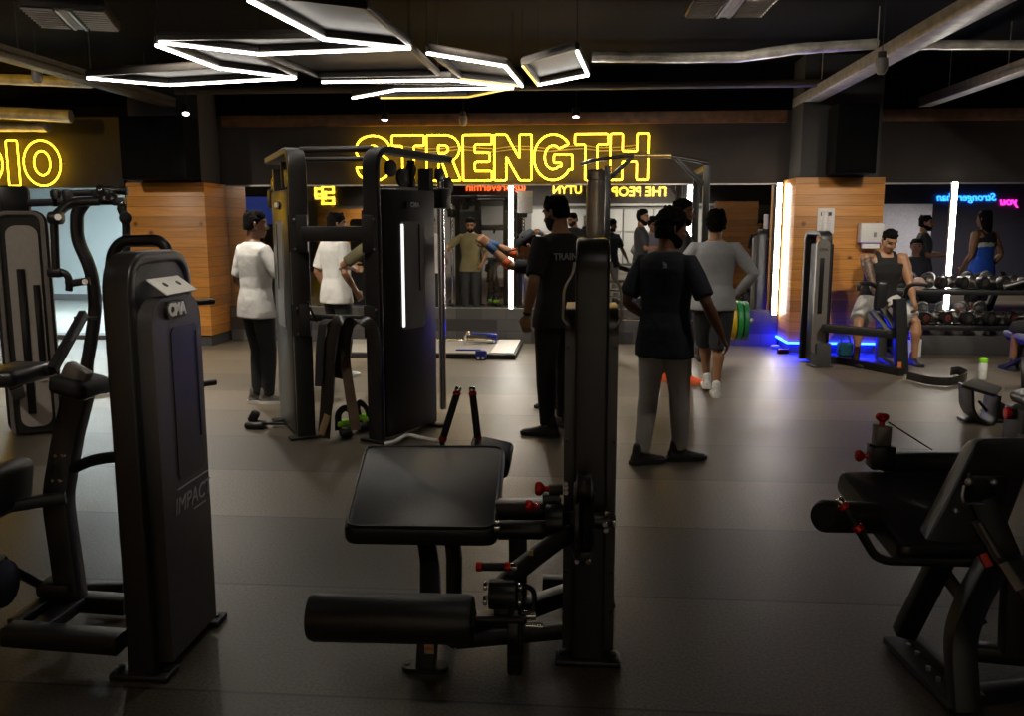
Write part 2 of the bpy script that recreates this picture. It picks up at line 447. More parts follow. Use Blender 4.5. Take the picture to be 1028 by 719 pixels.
# ---- glass studio on the left
STW = mat('studio_white', (0.62, 0.68, 0.70), 0.6, var=0.04, scale=2)
b = MB(); b.box((-9.2, 17.7, 1.3), (5.7, 0.1, 2.6)); struct(b.out('wall_studio', STW))
b = MB(); b.box((-6.3, 14.8, 1.3), (0.1, 5.8, 2.6)); struct(b.out('wall_studio_side', STW))
b = MB(); b.box((-9.2, 14.8, 2.62), (5.7, 5.8, 0.06)); struct(b.out('ceiling_studio', STW))
b = MB(); b.box((-9.2, 17.63, 0.07), (5.6, 0.03, 0.14)); struct(b.out('baseboard_studio', mat('grey_skirting', (0.16, 0.16, 0.16), 0.5)))
b = MB(); b.box((-9.2, 14.8, 0.004), (5.6, 5.7, 0.008)); struct(b.out('floor_studio', mat('pale_vinyl', (0.36, 0.37, 0.35), 0.35, var=0.06, scale=2)))
b = MB(); b.box((-9.2, 11.75, 0.03), (5.8, 0.25, 0.06)); struct(b.out('trim_3', mat('grey_sill', (0.10, 0.10, 0.095), 0.45)))
GL = glass_mat()
for i, (x0, x1) in enumerate(((-6.95, -6.0), (-7.95, -6.97), (-8.95, -7.97), (-9.95, -8.97), (-12.0, -9.97))):
    g = empty('window_%d' % (i + 1), ((x0 + x1) / 2, WY, 0.06)); struct(g)
    b = MB(); b.box(((x0 + x1) / 2, WY, 1.08), (x1 - x0, 0.012, 2.04)); b.out('pane', GL, g, world=True)
    if i == 1:
        b = MB(); b.tube([(x0 + 0.12, WY - 0.05, 0.95), (x0 + 0.12, WY - 0.05, 1.45)], 0.014, 10)
        for z in (1.0, 1.4): b.cyl((x0 + 0.12, WY - 0.05, z), (x0 + 0.12, WY + 0.01, z), 0.01, n=8)
        b.out('door_handle', STEEL, g, world=True)
b = MB(); b.box((-6.0, WY, 1.08), (0.1, 0.1, 2.05)); struct(b.out('trim_4', mat('slate_blue_post', (0.04, 0.05, 0.075), 0.5)))
# studio: orange banner, wall panels
e = empty('hanging_banner', (-6.45, 17.5, 0.8), label='small orange and navy banner hanging inside the glass studio', cat='banner')
b = MB(); b.box((-6.62, 17.5, 1.75), (0.42, 0.02, 0.42)); b.out('orange_field', mat('orange_cloth', (0.7, 0.16, 0.06), 0.7), e, world=True)
b = MB(); b.box((-6.62, 17.5, 1.27), (0.42, 0.02, 0.54)); b.box((-6.62, 17.5, 2.28), (.01, .01, .66)); b.out('navy_field', mat('navy_cloth', (0.03, 0.045, 0.09), 0.7), e, world=True)
e = empty('ceiling_lamp', (-9, 14.5, 2.56), label='flat white ceiling lamp inside the glass studio', cat='light')
b = MB(); b.box((-8.2, 14.0, 2.575), (2.4, 0.6, 0.03), bev=0.006); b.out('housing', WHITEP, e, world=True)
b = MB(); b.box((-8.2, 14.0, 2.553), (2.3, 0.5, 0.012)); b.out('diffuser', emit('studio_lamp', (0.88, 0.97, 1.0), 110.0), e, world=True)

# ================================================================== NEON SIGN LETTERS
def arc(cx, cy, rx, ry, a0, a1, n=10):
    return [(cx + rx * math.cos(math.radians(a0 + (a1 - a0) * k / n)), cy + ry * math.sin(math.radians(a0 + (a1 - a0) * k / n))) for k in range(n + 1)]
t = 0.27   # stroke width as a share of letter height 1
def L_S(w=0.78):
    o = arc(w / 2, .71, w / 2, .29, 8, 180, 12) + [(.0, .66)] + arc(w / 2, .66, w / 2, .26, 190, 250, 5)
    o += [(w * .62, .36)] + arc(w / 2, .29, w * .16, .09, 40, -180, 8)
    o += [(0, .30)] + arc(w / 2, .29, w / 2, .29, 180, 360, 12) + arc(w / 2, .34, w / 2, .27, 10, 70, 5)
    o += [(w * .38, .64)] + arc(w / 2, .70, w * .15, .08, 215, 0, 8)
    return [o]
def L_T(w=.74): return [[(0, 1), (w, 1), (w, 1 - t * .85), (w / 2 + t / 2, 1 - t * .85), (w / 2 + t / 2, 0), (w / 2 - t / 2, 0), (w / 2 - t / 2, 1 - t * .85), (0, 1 - t * .85)]]
def L_R(w=.78):
    o = [(0, 0), (0, 1), (w * .55, 1)] + arc(w * .55, .70, w * .42, .30, 80, -60, 9) + [(w, 0), (w - t * 1.05, 0), (w * .46, .40), (t, .40), (t, 0)]
    i = [(t, .60), (w * .5, .60)] + arc(w * .5, .69, w * .14, .09, -80, 80, 5) + [(w * .5, .78), (t, .78)]
    return [o, i]
def L_E(w=.66): return [[(0, 0), (0, 1), (w, 1), (w, .79), (t, .79), (t, .61), (w * .92, .61), (w * .92, .41), (t, .41), (t, .21), (w, .21), (w, 0)]]
def L_N(w=.84): return [[(0, 0), (0, 1), (t, 1), (w - t, .48), (w - t, 1), (w, 1), (w, 0), (w - t, 0), (t, .52), (t, 0)]]
def L_G(w=.86):
    o = arc(w / 2, .5, w / 2, .5, 35, 330, 22) + [(w, .22), (w, .56), (w * .52, .56), (w * .52, .38), (w * .72, .38), (w * .72, .30)]
    o += arc(w / 2, .5, w * .22, .26, -50, -315, 14)
    return [o]
def L_H(w=.86): return [[(0, 0), (0, 1), (t, 1), (t, .62), (w - t, .62), (w - t, 1), (w, 1), (w, 0), (w - t, 0), (w - t, .40), (t, .40), (t, 0)]]
def L_I(w=.27): return [[(0, 0), (0, 1), (w, 1), (w, 0)]]
def L_O(w=.88): return [arc(w / 2, .5, w / 2, .5, 0, 345, 23), arc(w / 2, .5, w * .22, .27, 0, 340, 17)]
def L_D(w=.82): return [[(0, 0), (0, 1), (w * .4, 1)] + arc(w * .4, .5, w * .6, .5, 80, -80, 12) + [(w * .4, 0)], [(t, .22), (t, .78), (w * .4, .78)] + arc(w * .4, .5, w * .28, .28, 75, -75, 8) + [(w * .4, .22)]]
def L_U(w=.82): return [[(0, .4), (0, 1), (t, 1), (t, .4)] + arc(w / 2, .38, w / 2 - t, .17, 190, 350, 8) + [(w - t, .4), (w - t, 1), (w, 1), (w, .4)] + arc(w / 2, .4, w / 2, .4, -10, -170, 14)]
GLY = dict(U=L_U, S=L_S, T=L_T, R=L_R, E=L_E, N=L_N, G=L_G, H=L_H, I=L_I, O=L_O, D=L_D)
WID = dict(U=.82, S=.78, T=.74, R=.78, E=.66, N=.84, G=.86, H=.86, I=.27, O=.88, D=.82)
def neon_word(word, x0, x1, z0, z1, y, label, bracket=True):
    e = empty('neon_sign', ((x0 + x1) / 2, y, z0), label=label, cat='sign')
    h = z1 - z0; tot = sum(WID[c] for c in word); gap = ((x1 - x0) / h - tot) / max(1, len(word) - 1)
    x = x0
    for c in word:
        b = MB()
        for ol in GLY[c]():
            pts = [V((x + u * h, y, z0 + v * h)) for u, v in ol]
            # close and round the corners a little
            ring = []
            n = len(pts)
            for i in range(n):
                a, p, q = pts[i - 1], pts[i], pts[(i + 1) % n]
                r = 0.022
                u1, u2 = (a - p), (q - p)
                k1, k2 = min(r, u1.length * .4), min(r, u2.length * .4)
                P, Q = p + u1.normalized() * k1, p + u2.normalized() * k2
                ring += [P, (P + Q) / 4 + p / 2, Q]
            b.sweep(ring, circ(0.0105, 6), up=(0, 1, 0), closed=True)
        lt = b.out('letter', NEON, e, world=True)
        b = MB()
        for u, v in GLY[c]()[0][::4]: b.cyl((x + u * h, y, z0 + v * h), (x + u * h, WY + .025, z0 + v * h), .005, n=6)
        b.out('standoff', STEEL, lt, world=True)
        x += (WID[c] + gap) * h
    return e
neon_word('STRENGTH', -3.03, 0.85, 2.17, 2.755, WY - 0.075, 'large yellow neon sign reading STRENGTH above the mirror')
neon_word('STUDIO', -10.15, -7.17, 2.12, 2.73, WY - 0.075, 'yellow neon sign ending in DIO above the glass studio front')
b = MB()
for x0, x1, z in ((-2.6, 0.7, 2.60), (-2.6, 0.7, 2.56)): b.tube([(x0 + (x1 - x0) * k / 14, WY + 0.0, z + 0.02 * math.sin(k * 1.9)) for k in range(15)], 0.008, 6)
tag(b.out('power_cable', mat('grey_cable', (0.22, 0.21, 0.2), 0.5), loc=(-0.9, WY, 2.58)), 'pale power cables slung behind the STRENGTH letters', 'cable')

# ================================================================== CEILING
HZ = 2.92
ALU = mat('galvanised_steel', (0.42, 0.40, 0.37), 0.45, metal=0.55, var=0.25, scale=12)
PANEL = mat('brown_panel', (0.012, 0.008, 0.0065), 0.5, var=0.3, scale=60)
FRAMEM = mat('dark_frame_metal', (0.045, 0.040, 0.036), 0.45, metal=0.4, var=0.2)
def poly_light(px, led, gold, label, panel=True):
    P = [atz(x, y, HZ) for x, y in px]
    c = sum(P, V()) / len(P)
    e = empty('ceiling_light', (c.x, c.y, HZ), label=label, cat='light', group='angular led frames under the ceiling')
    n = len(P)
    b = MB()
    for i in range(n): b.bar([P[i] + V((0, 0, .035)), P[(i + 1) % n] + V((0, 0, .035))], 0.036, 0.05, r=0.004)
    b.out('frame', FRAMEM, e, world=True)
    b = MB()
    for i in led: b.bar([P[i] - V((0, 0, .004)), P[(i + 1) % n] - V((0, 0, .004))], 0.024, 0.020, r=0.006)
    b.out('led_strip', LEDC, e, world=True)
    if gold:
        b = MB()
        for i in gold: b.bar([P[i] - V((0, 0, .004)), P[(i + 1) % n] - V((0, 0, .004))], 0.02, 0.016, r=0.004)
        b.out('gold_reflection', GOLD, e, world=True)
    if panel:
        b = MB()
        bm = b.b
        lo = [bm.verts.new(p + V((0, 0, .062))) for p in P]; hi = [bm.verts.new(p + V((0, 0, .075))) for p in P]
        bm.faces.new(lo); bm.faces.new(list(reversed(hi)))
        for i in range(n): bm.faces.new((lo[i], hi[i], hi[(i + 1) % n], lo[(i + 1) % n]))
        b.out('panel', PANEL, e, world=True)
    b = MB()
    for p in (P[0], P[n // 2]): b.tube([p + V((0, 0, .05)), V((p.x, p.y, CEIL))], 0.0025, 6)
    b.out('hanger_wire', BLACK, e, world=True)
poly_light([(250, 0), (325, 39), (412, 48), (366, 11), (300, 3)], (0, 1), (), 'nearest angular led frame with a dark panel at the top edge')
poly_light([(160, 42), (260, 54), (410, 48), (312, 40)], (0, 1), (), 'long slim led frame above the other left frames')
poly_light([(157, 45), (219, 68), (297, 78), (252, 56)], (0, 1), (), 'slanting led frame starting at the left tip of the cluster')
poly_light([(87, 78), (170, 85), (296, 78), (219, 69)], (0, 1), (), 'farthest left wide led frame of the ceiling cluster')
poly_light([(262, 57), (412, 51), (440, 77), (318, 79)], (), (), 'unlit panel framed in bare metal amid the led frames')
poly_light([(323, 82), (453, 80), (515, 87), (372, 85)], (0, 1), (), 'long led frame low in the middle of the ceiling cluster')
poly_light([(354, 98), (397, 90), (515, 88), (470, 97), (382, 98)], (0, 1), (2, 3), 'lowest led frame with a gold glowing edge')
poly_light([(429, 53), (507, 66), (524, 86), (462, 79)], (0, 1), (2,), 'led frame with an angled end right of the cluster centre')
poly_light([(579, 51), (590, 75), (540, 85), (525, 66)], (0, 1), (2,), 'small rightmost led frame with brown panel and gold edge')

# galvanised channels running away from the camera
def channel(pxa, Xoff, z, y0, y1, w, label, m=None):
    e = MB(); e.box((Xoff, (y0 + y1) / 2, z), (w, y1 - y0, 0.07), bev=0.006)
    e.box((Xoff - w / 2 + .006, (y0 + y1) / 2, z + .05), (0.012, y1 - y0, 0.06)); e.box((Xoff + w / 2 - .006, (y0 + y1) / 2, z + .05), (0.012, y1 - y0, 0.06))
    for k in range(5): e.tube([(Xoff, y0 + (y1 - y0) * (k + .5) / 5, z), (Xoff, y0 + (y1 - y0) * (k + .5) / 5, CEIL)], 0.006, 6)
    tag(e.out('cable_tray', m or ALU, loc=(Xoff, (y0 + y1) / 2, z)), label, 'cable tray', 'galvanised trays along the ceiling')
channel(None, 2.75, 3.10, 2.0, 11.75, 0.20, 'bright galvanised cable tray running towards the right pillar')
channel(None, 4.29, 3.10, 4.5, 11.75, 0.16, 'galvanised cable tray at the far right, right of the brighter tray')
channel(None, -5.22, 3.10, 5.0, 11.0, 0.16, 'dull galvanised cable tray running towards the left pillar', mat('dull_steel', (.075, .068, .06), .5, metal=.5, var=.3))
# crosswise foil ducts
FOIL = mat('foil_duct', (0.80, 0.76, 0.68), 0.4, metal=0.45, var=0.35, scale=7, bump=0.6, bscale=14)
def duct(pts, r, label, flat=0.7, y=0):
    b = MB(); P = [V(p) for p in pts]; Q = []
    for i in range(len(P) - 1):
        n = max(2, int((P[i + 1] - P[i]).length / 0.10))
        Q += [P[i].lerp(P[i + 1], k / n) for k in range(n)]
    Q.append(P[-1])
    sec = [(a, c * flat) for a, c in circ(r, 12)]
    b.sweep(Q, sec, up=(0, 0, 1), scale=[1 + 0.05 * random.uniform(-1, 1) for _ in Q])
    c = P[len(P) // 2]
    tag(b.out('air_duct', FOIL, loc=c), label, 'duct', 'foil air ducts under the ceiling')
duct([at(594, 57, 9.0), at(690, 58, 9.0), at(745, 57, 9.0), at(800, 49, 9.0), at(880, 44, 9.0)], 0.075, 'foil wrapped duct crossing from the small led frame to the bright tray')
duct([at(925, 45, 9.0), at(1100, 45, 9.0)], 0.065, 'foil wrapped duct right of the bright cable tray')
duct([(-11.5, 10.7, 3.02), (-7.4, 10.9, 3.0), (-6.6, 11.1, 2.97)], 0.12, 'foil duct over the DIO letters, lit yellow')
duct([(-11.5, 11.4, 2.90), (-7.15, 11.45, 2.88)], 0.10, 'lower foil duct just above the DIO letters')
duct([(-9.5, 9.6, 3.35), (-5.9, 10.4, 3.28)], 0.09, 'foil duct high at the left edge crossing the left tray')
b = MB(); b.tube([(-4.95, 10.6, 3.20), (2.8, 10.6, 3.20)], 0.045, 10); b.out('x', mat('brown_pipe', (.05, .035, .022), .5)).name = 'ceiling_pipe'
tag(bpy.data.objects['ceiling_pipe'], 'thin brownish pipe crossing under the foil duct', 'pipe')
# air-conditioning cassettes
GRILL = mat('grille_slats', (0.78, 0.74, 0.68), 0.5, var=0.08)
def cassette(c, sx, sy, rz, label):
    e = empty('ceiling_vent', c, rz, label=label, cat='vent')
    b = MB(); b.box((0, 0, 0.04), (sx, sy, 0.08), bev=0.01); b.out('housing', BLACK, e)
    for s in (-1, 1):
        b = MB(); b.box((s * sx * .07, 0, -0.01), (0.025, sy * .96, 0.02)); b.out('divider', STEEL, e)
        b = MB()
        for k in range(9): b.box((s * sx * .30, -sy * .44 + sy * .88 * k / 8, -0.008), (sx * .36, 0.035, 0.012), Matrix.Rotation(0.5, 3, 'X'))
        b.out('slat_panel', GRILL, e)
    b = MB()
    for k in range(5): b.box((sx * (-.045 + .0225 * k), 0, -0.008), (0.008, sy * .92, 0.012))
    b.out('centre_grille', GRILL, e)
cassette(atz(733, 7, 3.25), 0.62, 0.62, 0.02, 'square slatted ceiling vent at the top edge right of centre')
cassette(atz(72, 19, 3.25), 0.62, 0.75, 0.35, 'slatted ceiling vent at the top left corner')
# ceiling cameras / sensors
def ceilcam(p, label):
    e = empty('security_camera', p, label=label, cat='camera')
    b = MB(); b.cyl((0, 0, 0.04), (0, 0, 0.10), 0.035, n=14); b.cyl((0, 0, 0.09), (0, 0, CEIL - p[2]), 0.004, n=8); b.out('mount', DARKGREY, e)
    b = MB(); b.lathe([(0.001, -0.09), (0.03, -0.085), (0.05, -0.05), (0.055, 0.0), (0.05, 0.045), (0.001, 0.05)]); b.out('dome', mat('grey_dome', (0.22, 0.20, 0.19), 0.35), e)
ceilcam(at(885, 64, 8.0), 'grey camera hanging from the bright cable tray')
ceilcam(at(37, 75, 9.0), 'grey camera hanging near the left ceiling edge')
ceilcam(at(465, 120, 11.5), 'small grey camera under the timber band over the sign')

# spotlights: fixtures with own lamps; several out of view are added for light
def spotlight(x, y, z, power, label=None, aim=(0, 0, -1), vis=True, size=1.9, col=(1.0, 0.90, 0.76)):
    e = empty('spotlight', (x, y, z), label=label or 'black ceiling spotlight', cat='light', group='small ceiling spotlights')
    d = V(aim).normalized()
    b = MB(); b.cyl((0, 0, 0), -d * 0.11, 0.05, n=14, bev=0.008); b.tube([-d * 0.1, -d * 0.1 + V((0, 0, CEIL - z - 0.1))], 0.008, 6); b.out('housing', BLACK, e)
    b = MB(); b.cyl(d * 0.004, d * 0.001, 0.04, n=14); b.out('lens', emit('spot_lens', (1, .95, .88), 6.0), e)
    l = bpy.data.lights.new('spot_beam', 'SPOT'); l.energy = power; l.spot_size = size; l.spot_blend = 0.8; l.shadow_soft_size = 0.06; l.color = col
    lo = bpy.data.objects.new('spot_beam', l); COL.objects.link(lo); lo.parent = e
    lo.location = d * 0.012; lo.rotation_euler = d.to_track_quat('-Z', 'Y').to_euler()
    return e
p = at(205, 127, 11.0); spotlight(p.x, 10.5, 2.92, SPOT_W * .8, 'lit spotlight at the top of the left pillar', (0.2, -.5, -1))
p = at(388, 126, 11.3); spotlight(p.x, 11.2, 2.9, SPOT_W * .8, 'lit spotlight hanging over the first letters of STRENGTH', (0, -.3, -1))
p = at(578, 122, 11.3); spotlight(p.x, 11.2, 2.92, SPOT_W * .8, 'lit spotlight hanging over the G of the neon sign', (0, -.3, -1))
for i, (x, y, w, ax, ay) in enumerate(((-6.2, 6.8, 2.1, .1, .75), (-3.4, 6.9, 2.2, .05, .55), (-1.0, 7.0, 1.7, .1, .8), (1.3, 7.0, 1.8, .1, .75), (3.6, 6.9, 1.75, .05, .8), (5.6, 6.6, 1.1, .1, .8),
                (-2.2, 5.2, .35, .1, .45), (1.6, 4.8, .3, 0, .5), (-3.6, 1.8, .14, 0, .3), (0.5, 1.4, .06, 0, .3), (3.6, 2.2, .05, 0, .2),
                (-8.8, 4.6, .9, 0, .3), (7.6, 4.4, 2.0, 0, -.4), (9.6, 4.4, 1.6, 0, -.4), (-1.5, -2.6, 4.4, 0, -.7), (2.4, -2.6, 5.6, 0, -.7), (-6.0, -2.6, 3.6, 0, -.7), (-4.6, 3.0, .55, 0, 1.0))):  # some lamps here are added to brighten the pale screen and fly machine
    spotlight(x, y, max(3.40, 1.75 + .254 * y), SPOT_W * w, 'added black spotlight above the frame of the photo', (ax, ay, -1), size=1.75)
spotlight(-0.1, 1.3, 3.40, SPOT_W * .55, 'added black spotlight above the frame of the photo', (-1.35, 1.75, -2.0), size=.42)  # narrow lamp added to brighten the top of the left tower
spotlight(-0.9, 4.6, 3.40, SPOT_W * .12, 'added black spotlight above the frame of the photo', (-.25, -1.2, -2.0), size=.75)  # weak lamp added for light on the foreground machines
spotlight(-8.3, 6.9, 3.50, SPOT_W * 1.6, 'added amber spotlight above the left edge of the photo', (0, 4.1, -.62), size=.42, col=(1.0, .55, .04))  # unseen amber lamp added to turn the ducts gold
spotlight(-6.6, 6.3, 3.36, SPOT_W * .9, 'added amber spotlight above the left edge of the photo', (-.2, 3.6, .02), size=.5, col=(1.0, .55, .04))  # second amber lamp added for the gold tone of the ducts
spotlight(1.6, 5.4, 3.24, SPOT_W * .5, 'added spotlight above the frame of the photo turned towards the ceiling ducts', (.05, 1, .05), size=.75)  # unseen lamp added to brighten the crosswise foil ducts
# ================================================================== WEIGHT-STACK TOWERS (shared by the machines)
BADGE = mat('badge_silver', (0.85, 0.83, 0.80), 0.3, metal=0.1, var=0.05)
INK = mat('black_ink', (0.006, 0.006, 0.006), 0.5)
def yz_panel(b, x, t, y0, y1, z0, z1, r):
    o = [(y0, z0), (y1, z0)] + [(y1 - r + r * math.cos(a), z1 - r + r * math.sin(a)) for a in [PI / 2 * k / 6 for k in range(7)]] + [(y0 + r + r * math.cos(a), z1 - r + r * math.sin(a)) for a in [PI / 2 + PI / 2 * k / 6 for k in range(7)]]
    b.prism(o, (x, 0, 0), (0, 1, 0), (0, 0, 1), (1, 0, 0), t)
def tower_parts(root, h=1.5, l=0.52, w=0.11, r=0.11, pz=(0.06, 1.34), pw=0.03, win=(0.62, 0.94, 0.60, 1.14), sides=(1, -1), panelmat=None, badge=(.11, .05, .62, None), sign=None, base=True, band_t=0.045, inner=True, py=None):
    pm = panelmat or SHROUD
    b = MB()
    path = [(0, 0, 0.02), (0, 0, h), (0, l, h), (0, l, 0.02)]
    b.sweep(fillet(path, r, 8), [(q, p) for p, q in rounded(w, band_t, 0.012, 3)], up=(1, 0, 0))
    b.out('arch_frame', BAND, root)
    if base:
        b = MB(); b.box((0, 0.0, 0.012), (w + 0.12, 0.10, 0.024), bev=0.008); b.box((0, l, 0.012), (w + 0.12, 0.10, 0.024), bev=0.008)
        for y in (0, l):
            for s in (1, -1): b.cyl((s * (w / 2 + .035), y, .024), (s * (w / 2 + .035), y, .034), .012, n=8)
        b.out('base_plate', BLACK, root)
    for s in sides:
        b = MB()
        y0, y1 = py or (0.035, l - 0.035)
        x0 = s * w * 0.36
        yz_panel(b, x0, s * (pw + w * .14), y0, y1, pz[0], pz[1], 0.10)
        p = b.out('side_panel', pm, root)
        xs = s * (w * .5 + pw)
        if win:
            wy0, wy1, wz0, wz1 = win
            b = MB(); o = [(u + (wy0 + wy1) / 2 * l, v + (wz0 + wz1) / 2 * h / 1.5) for u, v in rounded((wy1 - wy0) * l, (wz1 - wz0) * h / 1.5, 0.03)]
            b.prism(o, (xs - s * .004, 0, 0), (0, 1, 0), (0, 0, 1), (1, 0, 0), s * 0.008); b.out('window', SMOKE, p)
            b = MB(); b.box((xs + s * .004, wy1 * l - .02, ((wz0 + wz1) / 2 + .05) * h / 1.5), (.008, .012, (wz1 - wz0) * h / 1.5 * .72), bev=.003); b.out('pin_slot', BLACK, p)
        if badge:
            bw, bh, by, bz = badge; by = by * l; bz = bz or min(pz[1] - .18, 1.17 * h / 1.5)
            b = MB(); o = [(u + by, v + bz) for u, v in rounded(bw, bh, bh * .45)]
            b.prism(o, (xs - s * .002, 0, 0), (0, 1, 0), (0, 0, 1), (1, 0, 0), s * 0.016); bd = b.out('badge', BLACK, p)
            text_mesh('badge_lettering', 'CMA', bh * .95, BADGE, bd, (xs + s * .015, by, bz), (PI / 2, 0, s * PI / 2), .003, .003)
        if sign:
            tx_, ts, ty, tz = sign; PL = mat('pale_lettering', (0.34, 0.34, 0.34), .5); ty *= l
            text_mesh('lettering', tx_, ts, PL, p, (xs + s * .002, ty, tz), (PI / 2, 0, s * PI / 2), .001, 0, 0.2)
            b = MB(); b.box((xs + s * .002, ty + .01, tz + ts * .75), (.003, ts * 3, .004)); b.box((xs + s * .002, ty + .05, tz - ts * .55), (.003, ts * 1.2, .004)); b.out('rule_line', PL, p)
    if inner:
        b = MB()
        for s in (-.3, .3): b.cyl((0, l / 2 + s * l * .5, .05), (0, l / 2 + s * l * .5, h - .03), .012, n=10)
        b.out('guide_rod', CHROME, root)
        b = MB()
        for k in range(12): b.box((0, l / 2, .1 + .032 * k), (w * .68, l * .55, .029), bev=.004)
        b.out('weight_stack', BLACK, root)
def pulley(b, c, axis, r=0.055, t=0.024):
    c, a = V(c), V(axis).normalized()
    b.lathe([(.012, -t * .7), (r * .5, -t * .6), (r, -t / 2), (r * .84, -t * .12), (r * .84, t * .12), (r, t / 2), (r * .5, t * .6), (.012, t * .7)], c, a, 18)
def knob(p, d, root, r=0.02, m=None, stem=True):
    p, d = V(p), V(d).normalized()
    b = MB(); b.lathe([(.004, 0), (r * .45, .003), (r * .4, .018), (r * .7, .024), (r, .032), (r * 1.02, .045), (r * .8, .052), (.002, .054)], p, d, 14)
    return b.out('knob', m or RED, root, world=True)
def grip(a, c, root, r=0.017):
    """rubber hand grip with red collars and a chrome tip"""
    a, c = V(a), V(c); d = (c - a).normalized(); L = (c - a).length
    b = MB(); b.cyl(a + d * .02, c - d * .03, r, n=14, bev=.003); g = b.out('hand_grip', RUBBER, root, world=True)
    b = MB(); b.cyl(a, a + d * .02, r * 1.12, n=14, bev=.003); b.cyl(c - d * .03, c - d * .012, r * 1.12, n=14, bev=.003); b.out('grip_collar', RED, root, world=True)
    b = MB(); b.cyl(c - d * .012, c + d * .012, r * .9, n=14, bev=.006); b.out('grip_tip', CHROME, root, world=True)
def quad_slab(b, c, th, r=.05, bev=.022):
    """padded board through four corner points, rounded rim, thickness th downwards"""
    c = [V(p) for p in c]; nz = (c[1] - c[0]).cross(c[3] - c[0]).normalized(); cen = sum(c, V()) / 4
    o = []
    for i in range(4):
        a, p, q = c[i - 1], c[i], c[(i + 1) % 4]; u1, u2 = (a - p).normalized(), (q - p).normalized()
        P, Q = p + u1 * r, p + u2 * r
        o += [(1 - t) ** 2 * P + 2 * t * (1 - t) * p + t * t * Q for t in (0, .25, .5, .75, 1)]
    def ring(ins, dz): return [p + (cen - p).normalized() * ins + nz * dz for p in o]
    s = 1 if th > 0 else -1
    b._loop([ring(bev, -th), ring(bev * .3, -th + s * bev * .3), ring(0, -th + s * bev), ring(0, -s * bev), ring(bev * .3, -s * bev * .3), ring(bev, 0)])
    return o, nz, cen, ring

# ================================================================== CENTRE: LYING LEG CURL MACHINE
lc = empty('leg_curl_machine', (0.036, 3.03, 0), label='black leg curl machine with padded seat and long roller in the centre foreground', cat='gym machine')
tower_parts(lc, h=1.525, l=0.5, w=0.118, pz=(0.03, 1.30), pw=0.035, win=None, badge=False, sign=None)
def W3(x, y, Y): return at(x, y, Y)
# loops of bright cable guard beside the arch
b = MB()
for s in (-1, 1): b.tube([(s * .063, .0, 1.47), (s * .068, -.0, 1.43), (s * .098, .0, 1.38), (s * .102, 0.02, 1.27), (s * .085, .03, 1.25)], .0045, 8, fil=.03)
b.out('cable_guard', mat('satin_steel', (.5, .48, .45), .4, metal=.5), lc)
b = MB()
for z in (1.17, 0.83, 0.56, 0.34, .18):
    for s in (-1, 1): b.cyl((s * .083, .03, z), (s * .083, .02, z), .007, n=8)
b.out('panel_bolt', BLACK, lc)
# seat pad: big padded board
Ys0, Ys1 = 2.98, 3.62
c0, c1, c2, c3 = at(343, 530, 2.98), at(499, 532, 2.98), at(507, 447, 3.70), at(366, 447, 3.70)
u = ((c1 - c0) + (c2 - c3)) / 2; v = ((c3 - c0) + (c2 - c1)) / 2
cen = (c0 + c1 + c2 + c3) / 4
ux = u.normalized(); nz = ux.cross(v).normalized(); vy = nz.cross(ux)
Rp = Matrix((ux, vy, nz)).transposed()
b = MB(); o4, nz, cen, ring = quad_slab(b, (c0, c1, c2, c3), .075, .05, .02); seat = b.out('thigh_pad', VINYL, lc, world=True)
b = MB(); rg = ring(.018, .001); b.sweep(rg, circ(.0035, 6), closed=True); b.out('piping', VINYL, seat, world=True)
b = MB(); b.box(cen - nz * .085, (u.length * .8, v.length * .8, .03), Rp, bev=.01); b.out('pad_board', BLACK, lc, world=True)
# small second pad behind and chest support
q = at(492, 458, 3.9)
b = MB(); b.box(q + V((0, 0, .0)), (.20, .22, .10), Rp @ Matrix.Rotation(.25, 3, 'Y'), bev=.025, seg=3); b.out('hip_pad', VINYL, lc, world=True)
# hand grips beyond the pad
ga, gb = at(444, 443, 3.95), at(460, 391, 4.0); b = MB(); b.tube([ga - V((0, 0, .12)), ga], .013); b.out('grip_tube', BLACK, lc, world=True); grip(ga, gb, lc)
ga, gb = at(480, 443, 3.95), at(474, 391, 4.0); b = MB(); b.tube([ga - V((0, 0, .12)), ga], .013); b.out('grip_tube', BLACK, lc, world=True); grip(ga, gb, lc)
# pad columns and spine
b = MB()
b.bar([cen - nz * .08 + V((-.02, -.05, 0)), at(432, 570, 3.05), at(432, 600, 2.95), at(428, 668, 2.93)], .07, .07, up=(1, 0, 0))
b.bar([cen - nz * .08 + V((.06, .1, 0)), at(456, 560, 3.3), at(456, 640, 3.35)], .06, .06, up=(1, 0, 0))
b.out('pad_column', BLACK, lc, world=True)
b = MB(); f = atz(427, 672); b.prism(rounded(.17, .075, .035), f, (1, 0, 0), (0, 1, 0), (0, 0, 1), .018); b.cyl(f + V((-.066, 0, .018)), f + V((-.066, 0, .022)), .012, n=10); b.out('foot_plate', BLACK, lc, world=True)
b = MB(); p = at(431, 651, 2.885); b.box(p, (.034, .006, .04)); stk = b.out('warning_sticker', mat('cream_sticker', (.42, .36, .2), .6), lc, world=True)
b = MB(); b.box(p - V((0, .004, 0)), (.03, .003, .014)); b.out('orange_band', mat('sticker_orange', (.5, .13, .03), .6), stk, world=True)
# floor beams to the tower
b = MB()
b.bar([atz(450, 640, .1), V((-.02, 3.42, .1))], .07, .07); b.bar([V((-.45, 3.0, .08)), V((-.02, 3.12, .08))], .055, .055)
b.bar([V((-.15, 3.5, .10)), V((-.03, 3.5, .10))], .06, .06)
b.bar([at(520, 470 + 40, 3.3), at(520, 640, 3.3)], .07, .07, up=(1, 0, 0))
b.out('frame_beam', BLACK, lc, world=True)
